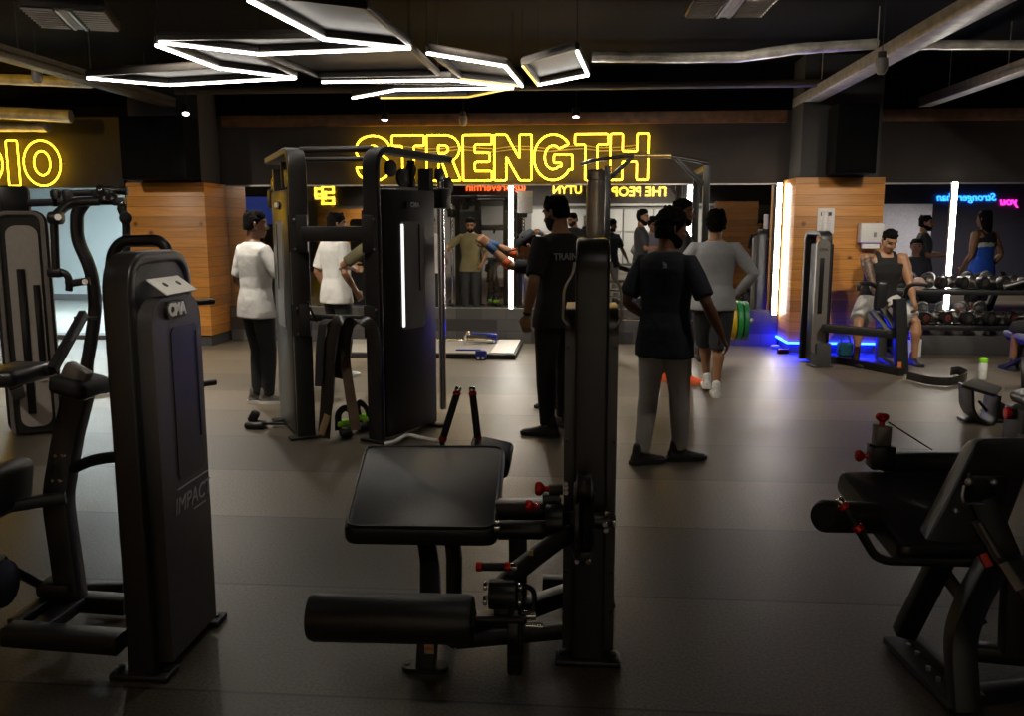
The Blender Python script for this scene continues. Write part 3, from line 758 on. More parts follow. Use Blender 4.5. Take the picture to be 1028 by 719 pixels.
# foam roller
ra, rb = at(311, 619, 2.62), at(476, 622, 2.62)
b = MB(); d = (rb - ra).normalized()
b.sweep([ra, ra + d * .004, ra + d * .02, rb - d * .02, rb - d * .004, rb], circ(1, 28), scale=[.055, .073, .080, .080, .073, .055]); rl = b.out('foam_roller', FOAM, lc, world=True)
b = MB(); b.cyl(ra - d * .004, ra + d * .002, .035, n=18); b.cyl(rb - d * .002, rb + d * .004, .035, n=18); b.out('end_cap', BLACK, rl, world=True)
b = MB(); b.cyl(rb - d * .05, rb + d * .16, .012, n=12); b.out('roller_axle', BLACK, lc, world=True)
# roller carrier with chrome pins
cc = at(505, 601, 2.66)
b = MB(); b.cyl(cc + V((-.045, 0, .015)), cc + V((.045, 0, .015)), .049, n=20, bev=.004); b.box(cc + V((0, 0, -.05)), (.06, .05, .09), bev=.008); b.out('roller_carrier', BLACK, lc, world=True)
b = MB()
for s in (-1, 1):
    b.cyl(cc + V((s * .05, -.01, .045)), cc + V((s * .062, -.01, .045)), .014, n=12, bev=.003); b.cyl(cc + V((s * .05, -.02, -.0)), cc + V((s * .062, -.02, 0)), .017, n=12, bev=.003)
b.cyl(at(525, 618, 2.66), at(538, 618, 2.66), .016, n=12, bev=.003); b.cyl(at(528, 628, 2.66), at(545, 629, 2.66), .010, n=12); b.out('carrier_pin', CHROME, lc, world=True)
b = MB(); b.tube([cc + V((.045, 0, .05)), cc + V((.10, .02, .03)), cc + V((.10, .02, -.05)), cc + V((.05, 0, -.07))], .009, 8, fil=.05); b.out('carrier_loop', BLACK, lc, world=True)
b = MB(); pk = at(517, 640, 2.70); b.cyl(pk + V((-.018, 0, .05)), pk + V((.018, 0, .05)), .10, n=24, bev=.006); b.box(pk + V((0, 0, -.02)), (.05, .07, .2), bev=.01); b.out('counterweight', BLACK, lc, world=True)
# swing arm to the cam
b = MB(); b.tube([at(503, 590, 2.68), at(513, 578, 2.72), at(545, 553, 2.84), at(566, 538, 2.92), at(580, 534, 2.95)], .033, 16, fil=.06); b.out('swing_arm', BAND, lc, world=True)
b = MB(); p = at(533, 555, 2.74); b.box(p, (.014, .006, .018)); b.out('yellow_sticker', mat('sticker_yellow', (.45, .36, .06), .6), lc, world=True)
ga, gb = at(516, 569, 2.66), at(478, 569, 2.66)
grip(gb + V((.0, 0, 0)), ga, lc, r=.014)
# pivot: horizontal drum, adjusters with red knobs, cam disc
b = MB(); b.cyl(at(500, 532, 3.0), at(555, 532, 3.0), .035, n=22, bev=.004); b.cyl(at(548, 522, 2.95), at(566, 522, 2.95), .055, n=24, bev=.006); b.out('pivot_drum', BLACK, lc, world=True)
b = MB(); b.cyl(at(497, 529, 2.985), at(502, 529, 2.985), .022, n=14); b.out('drum_pin', CHROME, lc, world=True)
b = MB(); b.bar([at(500, 512, 3.15), at(562, 512, 3.12)], .075, .075); b.bar([at(545, 503, 3.02), at(562, 503, 3.02)], .05, .06); b.bar([at(551, 491, 3.0), at(565, 491, 3.0)], .035, .035); b.out('pivot_housing', BLACK, lc, world=True)
k = at(552, 491, 2.98); knob(k, (-1, 0, 0), lc, .024); k = at(542, 508, 2.98); knob(k, (-1, 0, 0), lc, .02)
b = MB(); cd = at(589, 522, 2.93)
b.lathe([(.01, -.012), (.125, -.012), (.132, -.006), (.132, .006), (.125, .012), (.01, .012)], cd + V((-.035, 0, 0)), (1, 0, 0), 30)
b.lathe([(.01, -.02), (.095, -.02), (.10, -.012), (.09, 0), (.10, .012), (.095, .02), (.01, .02)], cd + V((.005, 0, 0)), (1, 0, 0), 30)
b.cyl(cd + V((-.06, 0, 0)), cd + V((.085, 0, 0)), .03, n=18, bev=.004); b.out('cam_disc', BAND, lc, world=True)
b = MB()
b.cyl(cd + V((.085, 0, .0)), cd + V((.10, 0, .0)), .022, n=14, bev=.004); b.cyl(cd + V((.06, -.05, .045)), cd + V((.075, -.05, .045)), .014, n=10)
for x, y in ((568, 485), (568, 489), (568, 494), (579, 563), (590, 563), (607, 526), (608, 532)): p = at(x, y, 2.79); b.cyl(p, p - V((0, .012, 0)), .008, n=10)
b.out('cam_bolt', CHROME, lc, world=True)
b = MB(); pulley(b, at(586, 490, 2.86), (1, 0, 0), .05, .045); b.out('pulley', BAND, lc, world=True)
b = MB(); b.box(at(586, 556, 2.94), (.05, .09, .05), bev=.008); b.out('stop_block', BLACK, lc, world=True)

# steel bottle on the tower
def bottle(base, h, r, label, body, cap, capfrac=.15, neck=.82):
    e = empty('water_bottle', base, label=label, cat='bottle')
    b = MB(); hb = h * (1 - capfrac); b.lathe([(.001, 0), (r * .9, .001), (r, .01), (r, hb - .02), (r * neck * 1.1, hb - .004), (r * neck, hb)], n=24); b.out('body', body, e)
    b = MB(); hc = h * capfrac; b.lathe([(r * .2, hb - .001), (r * 1.0, hb), (r * 1.02, hb + hc * .2), (r * 1.0, hb + hc * .8), (r * .8, h), (.001, h)], n=24); b.out('cap', cap, e)
    return e
bottle((0.045, 3.22, 1.5485), .245, .034, 'brushed steel bottle standing on top of the leg curl tower', mat('bottle_steel', (.60, .55, .48), .3, metal=.35, var=.05), mat('steel_cap', (.40, .37, .33), .3, metal=.4))

# ================================================================== LEFT: CHEST PRESS MACHINE WITH TOWER
cp = empty('chest_press_machine', (-1.545, 2.80, 0), label='black machine with tall arched weight tower at the left foreground', cat='gym machine')
tower_parts(cp, h=1.485, l=0.43, w=0.10, r=.12, pz=(0.04, 1.345), pw=0.045, py=(.03, .405), win=(0.36, 0.86, 0.68, 1.25), sides=(1,), panelmat=mat('warm_graphite_panel', (.068, .062, .058), .36, metal=.15, var=.08), badge=(.15, .062, .44, 1.30), sign=('IMPACT', .085, .60, .585), inner=False)
b = MB(); b.box((0, .215, .72), (.08, .37, 1.40)); b.out('inner_core', BLACK, cp)
b = MB(); yz_panel(b, .035, .006, .02, .41, 1.2, 1.465, .10); b.out('arch_backing', BLACK, cp)
# white tilted top plate with two holes
Rt = Matrix.Rotation(.62, 3, 'Y')
b = MB(); b.box((.072, .235, 1.385), (.10, .24, .006), Rt, bev=.002); tp = b.out('top_plate', mat('white_plate', (.86, .84, .80), .5, var=.02), cp)
b = MB()
for y in (.185, .285): b.cyl(V((.072, y, 1.385)) + Rt @ V((0, 0, .002)), V((.072, y, 1.385)) + Rt @ V((0, 0, .0045)), .012, n=12)
b.out('plate_hole', INK, tp)
b = MB(); b.cyl((.05, .43, 1.30), (.10, .52, 1.30), .012, n=10); b.cyl((.05, .43, .98), (.10, .50, .98), .012, n=10); b.out('side_peg', BLACK, cp)
b = MB(); b.tube([at(110, 275, 3.6), at(113, 253, 3.6), at(122, 242, 3.6), at(158, 241, 3.6), at(166, 246, 3.6), at(170, 262, 3.6)], .024, 12, fil=.05); b.out('rear_handle_hoop', BLACK, cp, world=True)
b = MB(); b.box(at(143, 242, 3.62), (.17, .03, .05), bev=.01); b.out('rear_bar', BAND, cp, world=True)
# main upright, arms, feet
b = MB(); b.bar([at(79, 396, 3.25), at(68, 440, 3.25), at(58, 500, 3.22), at(72, 600, 3.2)], .075, .10, up=(1, 0, 0), fil=.06); b.out('upright', BLACK, cp, world=True)
b = MB()
for x, y in ((57, 457), (64, 457), (54, 482), (61, 482)): p = at(x, y, 3.155); b.cyl(p, p - V((0, .012, 0)), .007, n=8)
b.out('bolt', CHROME, cp, world=True)
b = MB(); b.box(at(80, 386, 3.2), (.15, .2, .07), Matrix.Rotation(.25, 3, 'Y'), bev=.025, seg=3); b.out('arm_hub', RUBBER, cp, world=True)
b = MB(); b.box(at(77, 376, 3.16), (.10, .06, .07), Matrix.Rotation(.5, 3, 'Y'), bev=.015); b.out('hub_cap', GREYP, cp, world=True)
b = MB(); b.tube([at(74, 470, 3.2), at(92, 462, 3.15), at(112, 459, 3.1), at(130, 459, 3.08)], .022, 12, fil=.08); b.bar([at(66, 499, 3.18), at(10, 508, 3.1)], .05, .045); b.out('side_arm', BLACK, cp, world=True)
b = MB(); b.box(at(2, 491, 3.08), (.10, .28, .20), Matrix.Rotation(.15, 3, 'Y'), bev=.035, seg=3); b.out('seat_pad', VINYL, cp, world=True)
b = MB(); b.bar([at(46, 590, 3.2), at(8, 570, 3.0), at(0, 560, 2.95)], .035, .03); b.cyl(at(0, 586, 2.9), at(6, 586, 2.9), .09, n=20, bev=.01); b.box(at(60, 588, 3.2), (.14, .12, .06), bev=.015); b.out('foot_lever', BLACK, cp, world=True)
b = MB()
b.bar([at(122, 645, 2.87), at(8, 636, 2.87)], .09, .07); b.bar([at(128, 607, 3.25), at(80, 604, 3.25)], .08, .07); b.bar([at(125, 590, 3.45), at(88, 591, 3.45)], .05, .05)
b.bar([at(76, 606, 3.2), at(28, 640, 2.86)], .08, .05); b.bar([at(60, 596, 3.22), at(15, 628, 2.95)], .06, .05); b.out('base_frame', BLACK, cp, world=True)

# ================================================================== RIGHT: LEG EXTENSION MACHINE
le = empty('leg_extension_machine', (1.75, 3.0, 0), label='black seated leg machine with red knobs at the right edge of the foreground', cat='gym machine')
b = MB(); quad_slab(b, [at(*p) for p in ((906, 548, 2.85), (1015, 552, 2.95), (975, 472, 3.6), (841, 472, 3.5))], .08, .04, .022); b.out('seat_pad', VINYL, le, world=True)
b = MB(); quad_slab(b, [at(*p) for p in ((908, 558, 2.98), (990, 548, 3.04), (1031, 441, 3.22), (968, 441, 3.16))], -.085, .04, .022); b.out('back_pad', VINYL, le, world=True)
R2 = Matrix.Rotation(.25, 3, 'X')
b = MB(); q = at(989, 492, 3.0); b.box(q, (.13, .03, .13), R2, bev=.01); b.bar([at(985, 500, 3.0), at(1010, 560, 2.98)], .09, .05, up=(0, 1, 0)); b.out('back_bracket', BLACK, le, world=True)
b = MB()
for x, y in ((973, 484), (997, 484), (959, 513)): p = at(x, y, 2.965); b.ball(p, .014, 8)
b.out('bracket_bolt', STEEL, le, world=True)
b = MB(); b.tube([at(968, 488, 2.96), at(966, 498, 2.94), at(968, 505, 2.93)], .005, 6, fil=.02); b.bar([at(969, 505, 2.95), at(986, 505, 2.95)], .02, .004); b.out('bracket_edge', STEEL, le, world=True)
# ankle roller
ra, rb = at(824, 518, 2.95), at(880, 520, 3.15)
b = MB(); d = (rb - ra).normalized(); b.sweep([ra, ra + d * .004, ra + d * .02, rb - d * .02, rb], circ(1, 24), scale=[.03, .045, .056, .056, .05]); b.out('ankle_roller', FOAM, le, world=True)
# rear adjuster post and beam
b = MB(); b.box(at(885, 437, 3.62), (.062, .062, .085), bev=.006); b.out('adjuster_post', GREYP, le, world=True)
b = MB(); b.box(at(884, 458, 3.62), (.095, .09, .10), bev=.008); b.bar([at(884, 463, 3.62), at(990, 463, 3.62)], .075, .075); b.out('rear_beam', BLACK, le, world=True)
knob(at(885, 428, 3.62) , (0, 0, 1), le, .026); knob(at(872, 458, 3.62), (-1, 0, 0), le, .024)
b = MB(); b.cyl(at(873, 447, 3.57), at(879, 449, 3.57), .006, n=8); b.out('adjuster_pin', CHROME, le, world=True)
b = MB(); b.tube([at(892, 424, 3.62), at(936, 452, 3.62)], .003, 6); b.out('cable', BLACK, le, world=True)
# side handles with red collars
h0, h1 = at(863, 533, 2.82), at(843, 503, 2.85)
b = MB(); b.tube([h0, at(878, 558, 2.82), at(890, 563, 2.82), at(985, 565, 2.86)], .015, 12, fil=.06); b.out('handle_tube', BLACK, le, world=True); grip(h0, h1, le, r=.016)
b = MB(); b.bar([at(979, 523, 2.75), at(1000, 558, 2.7), at(1040, 610, 2.6)], .034, .03, up=(0, 1, 0)); b.out('lever_arm', BLACK, le, world=True)
b = MB(); b.tube([at(983, 525, 2.73), at(1003, 560, 2.68)], .006, 8); b.bar([at(1007, 565, 2.66), at(1024, 592, 2.62)], .03, .008, up=(0, 1, 0)); b.out('lever_edge', GREYP, le, world=True)
b = MB(); b.bar([at(986, 556, 2.7), at(993, 569, 2.68)], .026, .026, up=(0, 1, 0)); b.out('lever_collar', mat('bright_red', (.5, .03, .012), .4), le, world=True)
# legs and base rails
b = MB(); b.bar([at(946, 560, 3.0), at(908, 636, 3.1)], .075, .06, up=(0, 1, 0)); b.out('front_leg', BLACK, le, world=True)
b = MB(); b.bar([at(942, 566, 3.05), at(985, 628, 2.95)], .045, .045, up=(0, 1, 0)); b.out('brace', BLACK, le, world=True)
b = MB(); b.bar([at(996, 566, 2.8), at(975, 605, 2.72), at(963, 640, 2.65), at(968, 712, 2.6)], .08, .07, up=(0, 1, 0), fil=.1); b.out('curved_leg', BLACK, le, world=True)
b = MB(); b.bar([at(1020, 560, 2.85), at(1016, 655, 2.85)], .075, .06, up=(0, 1, 0)); b.out('rear_leg', BLACK, le, world=True)
b = MB(); a, c = atz(899, 643, .02), atz(968, 712, .02); b.bar([a, c], .10, .03); b.bar([a + V((.05, .0, .03)), c + V((.05, 0, .03))], .04, .04); b.bar([atz(955, 652, .05), atz(1040, 660, .05)], .06, .06); b.bar([atz(960, 700, .03), atz(1040, 690, .03)], .06, .05); b.out('base_rail', BLACK, le, world=True)
b = MB()
for x, y in ((912, 650), (921, 658), (932, 673), (942, 684), (950, 683)): p = atz(x, y, .045); b.cyl(p, p + V((0, 0, .014)), .009, n=8)
b.out('rail_bolt', STEEL, le, world=True)

# ================================================================== FAR LEFT: PEC FLY MACHINE
pf = empty('pec_fly_machine', (-4.05, 6.15, 0), 0.0, label='black fly machine with overhead arms and grey fronted tower at the far left', cat='gym machine')
tb = at(12, 300, 6.3); tx = tb.x + .09
pf.location = (tx + .06, 6.2, 0); pf.rotation_euler = (0, 0, .55)
b = MB()
o = rounded(.37, 1.68, .09); 
b.prism([(u, v + .86) for u, v in o], (.02, 0, 0), (1, 0, 0), (0, 0, 1), (0, 1, 0), .5); b.out('tower_casing', BAND, pf)
b = MB(); b.sweep(fillet([(-.13, -.012, .03), (-.13, -.012, 1.68), (.17, -.012, 1.68), (.17, -.012, .03)], .08, 7), rounded(.03, .035, .008), up=(0, 1, 0)); b.out('tower_rim', mat('warm_grey_rim', (.20, .18, .16), .4, var=.06), pf)
b = MB(); b.prism([(u + .03, v + .83) for u, v in rounded(.21, 1.52, .07)], (0, -.02, 0), (1, 0, 0), (0, 0, 1), (0, 1, 0), .02); fp = b.out('tower_front', mat('warm_grey_panel', (.42, .375, .33), .4, var=.06), pf)
b = MB(); b.box((.005, -.025, .72), (.055, .012, 1.1), bev=.004); b.box((.10, -.025, .82), (.045, .012, .66), bev=.004); b.out('front_slot', SMOKE, fp)
b = MB(); b.box((.105, -.028, .44), (.05, .008, .04)); b.out('plate_label', WHITEP, fp)
b = MB(); b.box((.0, .15, 1.78), (.20, .22, .20), bev=.03); b.out('pulley_housing', BLACK, pf)
Y = 6.0
b = MB(); b.bar([at(30, 204, Y), at(60, 203, Y), at(125, 202, Y)], .06, .05); b.bar([at(52, 195, Y + .15), at(118, 193, Y + .15)], .05, .05)
for x in (57, 68): b.box(at(x, 199, Y), (.06, .06, .12), bev=.012)
b.out('top_beam', BLACK, pf, world=True)
b = MB(); b.box(at(105, 196, Y - .05), (.14, .12, .08), bev=.02); b.cyl(at(98, 190, Y), at(128, 192, Y), .03, n=14, bev=.006); b.box(at(119, 203, Y - .1), (.08, .05, .05), bev=.01)
for x, y in ((100, 192), (104, 198), (112, 198), (122, 208)): b.cyl(at(x, y, Y - .12), at(x, y, Y - .08), .03, n=12)
b.out('cam_head', BLACK, pf, world=True)
b = MB()
for x, y in ((100, 191), (104, 199), (112, 199), (121, 204)): b.ball(at(x, y, Y - .14), .013, 8)
b.out('cam_bolt', CHROME, pf, world=True)
b = MB(); b.tube([at(100, 202, Y - .1), at(70, 203, Y - .15), at(54, 218, Y - .3), at(54, 219, Y - .3)], .032, 12, fil=.1); b.cyl(at(50, 219, Y - .3), at(62, 219, Y - .3), .045, n=14, bev=.008); b.tube([at(54, 222, Y - .3), at(56, 272, Y - .3)], .027, 12); b.out('swing_arm', BAND, pf, world=True)
b = MB(); b.cyl(at(58, 218, Y - .35), at(58, 218, Y - .38), .022, n=14); b.out('pivot_cap', CHROME, pf, world=True)
b = MB(); b.box(at(56, 274, Y - .3), (.1, .07, .06), bev=.015); b.tube([at(58, 273, Y - .3), at(66, 274, Y - .3), at(70, 282, Y - .3), at(69, 292, Y - .3)], .024, 12, fil=.06); b.bar([at(66, 285, Y - .3), at(90, 282, Y - .25)], .05, .05); b.out('handle_arm', BLACK, pf, world=True)
b = MB(); b.cyl(at(85, 283, Y - .29), at(85, 283, Y - .33), .02, n=12); b.out('handle_bolt', CHROME, pf, world=True)
b = MB(); b.tube([at(84, 204, Y), at(77, 214, Y), at(77, 240, Y), at(92, 272, Y), at(96, 310, Y), at(90, 350, Y), at(86, 372, Y), at(90, 396, Y)], .045, 14, fil=.12); b.out('main_post', BAND, pf, world=True)
b = MB(); b.tube([at(121, 208, Y - .1), at(127, 222, Y - .1), at(127, 262, Y - .1), at(126, 300, Y - .1)], .03, 12, fil=.05); b.cyl(at(126, 219, Y - .16), at(126, 219, Y - .05), .045, n=14, bev=.008); b.out('far_swing_arm', BLACK, pf, world=True)
b = MB(); b.bar([at(84, 315, Y - .5), at(52, 372, Y - .9)], .05, .06, up=(0, 1, 0)); b.out('leaning_pad', VINYL, pf, world=True)
b = MB(); b.tube([at(74, 319, Y - .4), at(98, 319, Y - .3)], .01, 8); b.bar([at(52, 372, Y - .9), at(20, 376, Y - .9)], .07, .06); b.out('pad_arm', BLACK, pf, world=True)
b = MB(); b.box(at(14, 376, Y - 1.0), (.30, .45, .10), bev=.04, seg=3); b.out('seat_pad', VINYL, pf, world=True)
b = MB(); b.bar([at(14, 384, Y - 1.0), atz(20, 404, .03)], .08, .08, up=(0, 1, 0)); b.bar([atz(18, 402, .04), atz(110, 391, .04)], .07, .06); b.bar([atz(60, 396, .04), atz(105, 384, .04)], .07, .06); b.out('base_frame', BLACK, pf, world=True)

# ================================================================== MIDDLE: DUAL TOWER CABLE STATION
cs = empty('cable_station', (-1.8, 6.5, 0), label='tall black cable station of two arched towers in the middle of the floor', cat='gym machine')
ta, tbb = V((-2.06, 6.27, 0)), V((-1.50, 6.20, 0))
def cs_tower(p, ang, side, name, gold):
    e = empty(name, V(p) - V(cs.location), ang); e.parent = cs
    h, l, w = 2.13, .74, .135
    b = MB(); b.sweep(fillet([(0, 0, .02), (0, 0, h), (0, l + .16, h - .03)], .16, 8), [(q, r) for r, q in rounded(w, .05, .012, 3)], up=(1, 0, 0))
    b.box((0, l - .10, h / 2 - .04), (w * .8, .05, h - .14)); b.out('arch_frame', BAND, e)
    b = MB(); b.box((0, l / 2 - .02, .94), (w * 1.04, l - .12, 1.82), bev=.015); sp = b.out('shroud', SHROUD, e)
    xs = side * (w * .52)
    b = MB(); b.prism([(u + .37, v + 1.22) for u, v in rounded(.28, .80, .03)], (xs - side * .003, 0, 0), (0, 1, 0), (0, 0, 1), (1, 0, 0), side * .008); wn = b.out('window', mat('pearl_acrylic', (.34, .325, .31), .3, var=.2, scale=2), sp)
    b = MB(); b.box((xs + side * .006, .245, 1.22), (.008, .03, .76), bev=.004); b.out('window_edge', emit('edge_reflection_glow', (1.0, .97, .92), 1.4) if side > 0 else STEEL, wn)  # right window edge glows in place of a reflected bright line
    b = MB(); b.box((xs + side * .006, .45, 1.35), (.006, .02, .5), bev=.003); b.out('pin_slot', BLACK, wn)
    b = MB(); b.prism([(u + .37, v + 1.74) for u, v in rounded(.17, .06, .028)], (xs - side * .002, 0, 0), (0, 1, 0), (0, 0, 1), (1, 0, 0), side * .016); bd = b.out('badge', BLACK, sp)
    text_mesh('badge_lettering', 'CMA', .05, BADGE, bd, (xs + side * .016, .39, 1.74), (PI / 2, 0, side * PI / 2), .002, .002)
    b = MB()
    for y, z, r in ((.22, 2.0, .06), (.36, 1.94, .07), (.46, 2.0, .05)): pulley(b, (0, y, z), (1, 0, 0), r)
    b.box((0, .46, 1.97), (.05, .04, .2), bev=.006); b.out('pulley', BAND, e)
    b = MB(); b.box((0, 0, .012), (.26, .10, .024), bev=.01); b.box((0, l - .08, .012), (.26, .10, .024), bev=.01); b.out('base_plate', BLACK, e)
    b = MB()
    for z in (1.63, 1.42, .99, .80):
        for s in (-1, 1): b.ball((s * .04, -.03, z), .010, 6)
    b.out('bolt', STEEL, e)
    b = MB(); b.cyl((0, l + .09, .1), (0, l + .09, 1.98), .028, n=14); b.out('guide_post', CHROME, e)
    b = MB(); b.box((0, l + .09, 1.80), (.12, .14, .16), bev=.02); pulley(b, (0, l + .18, 1.90), (1, 0, 0), .07); pulley(b, (.04, l + .02, 1.98), (1, 0, 0), .05); b.out('carriage', BLACK, e)
cs_tower(ta, math.radians(30), -1, 'left_tower', True)
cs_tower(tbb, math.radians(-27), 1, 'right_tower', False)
bpy.data.objects['left_tower'].name = 'tower'; bpy.data.objects['right_tower'].name = 'tower'
b = MB(); b.tube([ta + V((0, .1, 2.13)), tbb + V((0, .1, 2.13))], .024, 12); b.tube([ta + V((0, .22, 2.07)), tbb + V((.0, .22, 2.07))], .018, 12); b.out('top_bar', BAND, cs, world=True)
b = MB(); b.box((ta + tbb) / 2 + V((0, .02, 1.53)), (.5, .05, .11), bev=.008)
for p in (ta, tbb): b.box(V(p) + V((0, -.02, 1.53)), (.14, .03, .27), bev=.006)
b.out('cross_beam', BLACK, cs, world=True)
b = MB(); b.bar([ta + V((.02, 0, .92)), tbb + V((-.02, 0, .92))], .05, .05)
for p in (ta, tbb): b.box(V(p) + V((0, -.02, .90)), (.14, .03, .24), bev=.006)
b.tube([at(318, 323, 6.2), at(309, 305, 6.16)], .008, 8); b.ball(at(309, 304, 6.16), .014, 8); b.out('hook_rail', BLACK, cs, world=True)

# straps and belts draped over the hook rail
def strap(pts, w, m, label, name='lifting_belt', cat='belt', th=.008, up=(0, 1, 0)):
    b = MB(); b.sweep(fillet(pts, .08, 6), [(q, p) for p, q in rounded(w, th, th * .4, 2)], up=up)
    c = V(pts[0]); return tag(b.out(name, m, loc=c), label, cat)
LEATH = mat('black_leather', (.012, .011, .010), .32, var=.25, bump=.1)
BROWN = mat('brown_strap', (.085, .052, .03), .55, var=.25, scale=14)
Yb = 6.12
def PX(x, y, dy=0): return at(x, y, Yb + dy)
strap([PX(325, 440, -.03), PX(328, 400, -.02), PX(330, 350, -.02), PX(338, 322, -.01), PX(350, 320, .0), PX(345, 345, .08), PX(340, 380, .1)], .09, LEATH, 'black leather belt hanging in a long loop at the left of the hook rail', up=(1, 0, 0), th=.01)
strap([PX(377, 385, -.02), PX(377, 345, -.02), PX(372, 325, -.02), PX(360, 320, 0), PX(350, 324, .07), PX(345, 350, .1)], .085, LEATH, 'glossy black leather belt folded over the right end of the hook rail', up=(1, 0, 0), th=.01)
strap([PX(320, 388, -.04), PX(321, 350, -.04), PX(324, 324, -.03), PX(332, 320, .02), PX(333, 350, .07)], .06, mat('black_webbing', (.016, .016, .016), .6, bump=.3), 'studded black belt hanging next to the left tower', up=(1, 0, 0))
strap([PX(347, 330, .10), PX(346, 360, .08), PX(352, 400, .02), PX(357, 432, -.05)], .075, BROWN, 'wide brown strap hanging from the rail down to the floor', 'hanging_strap', 'strap', up=(.8, .3, 0))
strap([PX(331, 345, .06), PX(333, 380, .06), PX(331, 410, .0), PX(322, 437, -.1)], .05, mat('gold_strap', (.16, .10, .03), .45), 'thin golden brown strap falling beside the left tower', 'hanging_strap', 'strap', up=(.9, .2, 0))
# black and green ankle straps / trainers on the floor
GRN = mat('lime_green', (.22, .55, .02), .5)
def ankle(p, rz, label):
    e = empty('foot_harness', p, rz, label=label, cat='harness')
    b = MB(); b.box((0, .02, .035), (.10, .24, .05), bev=.02, seg=3); b.out('sole', RUBBER, e)
    b = MB(); b.sweep(fillet([(-.055, 0, .05), (-.055, -.03, .19), (0, -.05, .24), (.055, -.03, .19), (.055, 0, .05)], .05), rounded(.05, .012, .004), up=(0, 1, 0)); b.out('strap_loop', BLACK, e)
    b = MB(); b.box((.0, .01, .10), (.122, .07, .055), bev=.015); b.out('green_cuff', GRN, e)
ankle(atz(347, 438), .35, 'black and lime green foot harness on the floor left under the straps')
ankle(atz(367, 432), -.6, 'black and lime green foot harness touching the right tower of the cable station')
b = MB(); p = atz(257, 430); b.box(p + V((0, 0, .03)), (.16, .12, .055), bev=.025, seg=3); b.box(p + V((-.02, .02, .09)), (.07, .06, .1), Matrix.Rotation(.5, 3, 'Y'), bev=.02); b.bar([p + V((.06, 0, .04)), p + V((.22, .05, .03))], .04, .02)
tag(b.out('pulley_block', BLACK, loc=p), 'small black pulley block lying on the floor at the left tower\'s foot', 'pulley')

b = MB(); b.tube([atz(386, 446, .02), atz(396, 444, .03), atz(409, 436, .04), atz(424, 440, .03), atz(440, 443, .02)], .016, 8, fil=.08)
tag(b.out('white_cord', WHITEP, loc=atz(409, 438, .03)), 'white cord lying on the floor at the right tower of the cable station', 'cord')
# ================================================================== RIGHT MID: MACHINE THE SEATED MAN USES
cr = empty('chest_row_machine', (2.70, 10.02, 0), label='machine with slim grey tower that the seated man is using, before the right pillar', cat='gym machine')
e = empty('tower', (0, 0, 0), math.radians(8)); e.parent = cr
b = MB(); b.sweep(fillet([(0, 0, .02), (0, 0, 1.50), (.0, .45, 1.50), (0, .45, .02)], .1, 7), [(q, p) for p, q in rounded(.13, .045, .012, 3)], up=(1, 0, 0)); b.out('arch_frame', BAND, e)
b = MB(); b.box((.05, .22, .7), (.14, .36, 1.38), bev=.03); b.out('casing', BLACK, e)
b = MB(); b.prism([(u - .05, v + .79) for u, v in rounded(.15, 1.28, .06)], (0, -.06, 0), (1, 0, 0), (0, 0, 1), (0, 1, 0), .03); f = b.out('front_panel', GREYP, e)
b = MB(); b.box((-.06, -.062, .92), (.05, .01, .62), bev=.003); b.out('front_slot', SMOKE, f)
text_mesh('badge_lettering', 'CMA', .045, INK, f, (-.05, -.063, 1.32), (PI / 2, 0, 0), .002)
b = MB(); b.box((0, -.02, .14), (.17, .16, .28), bev=.01); b.box((0, .0, .012), (.24, .2, .024), bev=.008); b.out('base', DARKGREY, e)
cY = 9.9
b = MB(); b.bar([at(826, 329, cY), at(905, 336, cY - .2)], .10, .09); b.bar([at(903, 300, cY - .25), at(905, 376, cY - .3)], .12, .12, up=(0, 1, 0)); b.bar([atz(835, 360, .04), atz(905, 374, .04)], .08, .08); b.out('frame_beam', BLACK, cr, world=True)
b = MB(); p = at(903, 367, cY - .38); b.box(p, (.04, .01, .07)); b.out('orange_sticker', mat('sticker_orange', (.5, .13, .03), .6), cr, world=True)
b = MB(); b.box(at(884, 297, cY), (.13, .10, .34), Matrix.Rotation(.12, 3, 'X'), bev=.04, seg=3); b.out('chest_pad', VINYL, cr, world=True)
b = MB(); b.bar([at(886, 310, cY), at(900, 333, cY - .2)], .07, .07, up=(0, 1, 0)); b.bar([at(875, 312, cY), at(893, 335, cY - .2)], .05, .05, up=(0, 1, 0)); b.out('pad_post', BLACK, cr, world=True)
b = MB()
b.tube([at(890, 305, cY + .1), at(880, 288, cY), at(872, 284, cY - .1), at(862, 285, cY - .15), at(862, 292, cY - .15)], .022, 10, fil=.08)
b.tube([at(895, 308, cY + .1), at(908, 300, cY), at(911, 288, cY - .1), at(918, 285, cY - .15), at(931, 286, cY - .15)], .022, 10, fil=.08); b.out('handle', BLACK, cr, world=True)
sx_ = at(883, 330, 10.5).x
b = MB(); b.box((sx_, 10.5, .575), (.36, .34, .09), bev=.03, seg=3); b.out('seat', VINYL, cr, world=True)
b = MB(); b.bar([V((sx_, 10.48, .54)), V((sx_, 10.4, .03))], .1, .1, up=(0, 1, 0)); b.bar([V((sx_, 10.4, .04)), atz(900, 372, .04)], .08, .07); b.out('seat_post', BLACK, cr, world=True)
bottle((2.72, 10.2, 1.5235), .22, .035, 'pale shaker bottle standing on the slim grey tower', WHITEP, mat('pale_lid', (.55, .53, .5), .4), .2)
b = MB(); p = atz(778, 350); b.box(p + V((0, 0, .025)), (.11, .07, .05), bev=.02); tag(b.out('gym_towel', WHITEP, loc=p), 'small white bundle on the floor at the foot of the blue lit pillar', 'towel')
b = MB(); p = atz(786, 355); b.cyl(p + V((-.07, 0, .03)), p + V((.07, .02, .03)), .03, n=12, bev=.006); tag(b.out('hand_gripper', mat('dark_red_rubber', (.10, .015, .02), .5), loc=p), 'small dark red roll on the floor before the blue lit pillar', 'roller')
